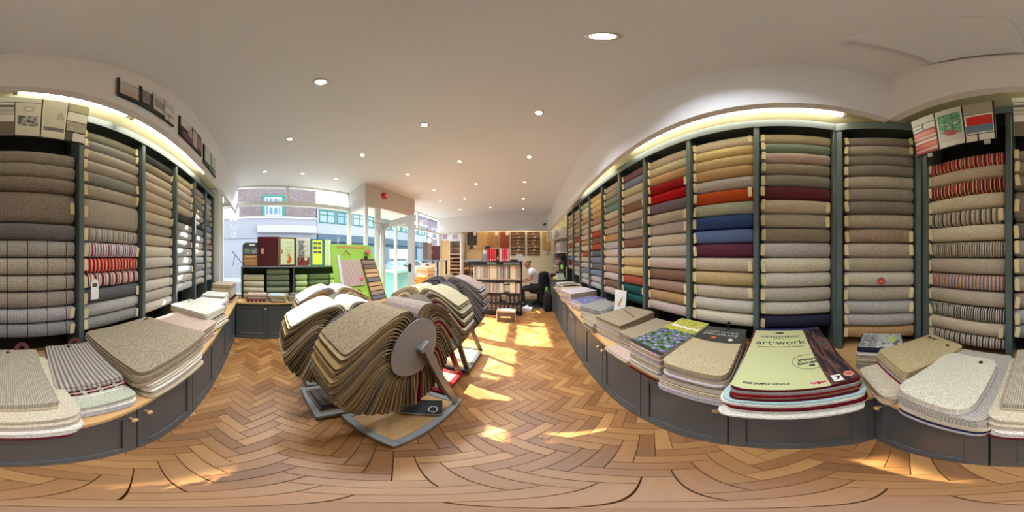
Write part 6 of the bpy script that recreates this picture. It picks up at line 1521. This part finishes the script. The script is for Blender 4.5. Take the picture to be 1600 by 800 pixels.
for i in range(9):
    y = 0.15+i*1.5
    wn = obj('window', MB().bevbox(0, 0.08, y, y+1.38, 4.22, 4.30, 0.01).bevbox(0, 0.08, y, y+1.38, 5.18, 5.27, 0.01).bevbox(0, 0.08, y, y+0.08, 4.3, 5.18, 0.01).bevbox(0, 0.08, y+1.30, y+1.38, 4.3, 5.18, 0.01).bevbox(0, 0.07, y+0.66, y+0.72, 4.3, 5.18, 0.01).bevbox(0, 0.07, y+0.08, y+1.3, 4.86, 4.92, 0.01), TEAL, t)
    obj('pane', MB().box(0.0, 0.02, y+0.05, y+1.33, 4.25, 5.22), mat([(126, 146, 150), (106, 130, 146), (140, 156, 152)][i % 3], 0.2), wn)
for i in range(7):
    obj('shop_window', MB().bevbox(0.0, 0.05, 0.4+i*1.9, 1.9+i*1.9, 0.4, 2.5, 0.01), mat([(70, 104, 124), (46, 62, 80), (90, 116, 120)][i % 3], 0.2), t)
t = thing('building', 'brick terrace farther up the street with small white windows', 'building', (-12, 18, 0))
obj('brick_wall', MB().box(-4, 0, 0, 16, -0.1, 6.6), brick_mat((120, 104, 116), (96, 84, 98)), t)
obj('roof', MB().prism([(-4.3, 6.6), (0.3, 6.6), (-2, 7.6)], 16.2, Matrix(((1, 0, 0, 0), (0, 0, 1, 0), (0, 1, 0, 0), (0, 0, 0, 1)))), mat((84, 84, 96), 0.8), t)
for i in range(6):
    for z in (1.0, 4.0):
        wn = obj('window', MB().bevbox(0, 0.08, 1+i*2.5, 2.2+i*2.5, z, z+1.5, 0.02), mat((226, 228, 232), 0.5), t)
        obj('pane', MB().box(0.08, 0.09, 1.12+i*2.5, 2.08+i*2.5, z+0.12, z+1.38), mat((60, 70, 90), 0.2), wn)
# parked car
t = thing('car', 'silver blue car parked in the street beyond the open door', 'car', (-8.3, 9.2, -0.16), radians(90))
prof = [(-2.1, 0.35), (-2.1, 0.75), (-1.95, 0.92), (-1.2, 1.0), (-0.75, 1.40), (0.75, 1.45), (1.35, 1.02), (2.0, 0.9), (2.1, 0.6), (2.1, 0.35)]
Mx = Matrix(((1, 0, 0, 0), (0, 0, 1, -0.85), (0, 1, 0, 0), (0, 0, 0, 1)))
obj('car_body', MB().prism(prof, 1.7, Mx), mat((150, 168, 184), 0.25, 0.3, coat=0.5), t)
obj('side_glass', MB().prism([(-1.0, 1.03), (-0.68, 1.35), (0.68, 1.39), (1.15, 1.04)], 1.72, Matrix(((1, 0, 0, 0), (0, 0, 1, -0.86), (0, 1, 0, 0), (0, 0, 0, 1)))), mat((50, 60, 70), 0.1), t)
for x in (-1.3, 1.3):
    for y in (-0.86, 0.70):
        wl = obj('wheel', MB().cyl((x, y, 0.33), (x, y+0.16, 0.33), 0.33, n=20), BLACK, t)
        obj('hubcap', MB().cyl((x, y-0.01, 0.33), (x, y+0.17, 0.33), 0.18, n=14), mat((170, 172, 176), 0.3, 0.6), wl)
for y in (-0.7, 0.5): obj('headlamp', MB().bevbox(-2.12, -2.0, y, y+0.25, 0.62, 0.78, 0.02), mat((226, 230, 232), 0.2), t)
# street cabinet with a small white rack on the pavement
t = thing('street_cabinet', 'pale teal cabinet with white shelving on top, on the sunny pavement', 'cabinet', (-4.25, 4.35, -0.06))
obj('cabinet_body', MB().bevbox(-0.3, 0.3, -0.38, 0.38, 0, 1.05, 0.02), mat((110, 160, 152), 0.5), t)
obj('lid', MB().bevbox(-0.33, 0.33, -0.41, 0.41, 1.05, 1.13, 0.02), mat((150, 190, 184), 0.5), t)
for y in (-0.3, 0.3): obj('post', MB().bar((0.2, y, 1.13), (0.2, y, 1.85), 0.03), mat((206, 206, 206), 0.5), t)
for z in (1.25, 1.4): obj('shelf', MB().bevbox(0.0, 0.25, -0.32, 0.32, z, z+0.02, 0.004), mat((190, 190, 190), 0.5), t)
obj('white_box', MB().bevbox(-0.05, 0.25, -0.36, 0.36, 1.55, 1.9, 0.02), mat((236, 236, 238), 0.5), t)
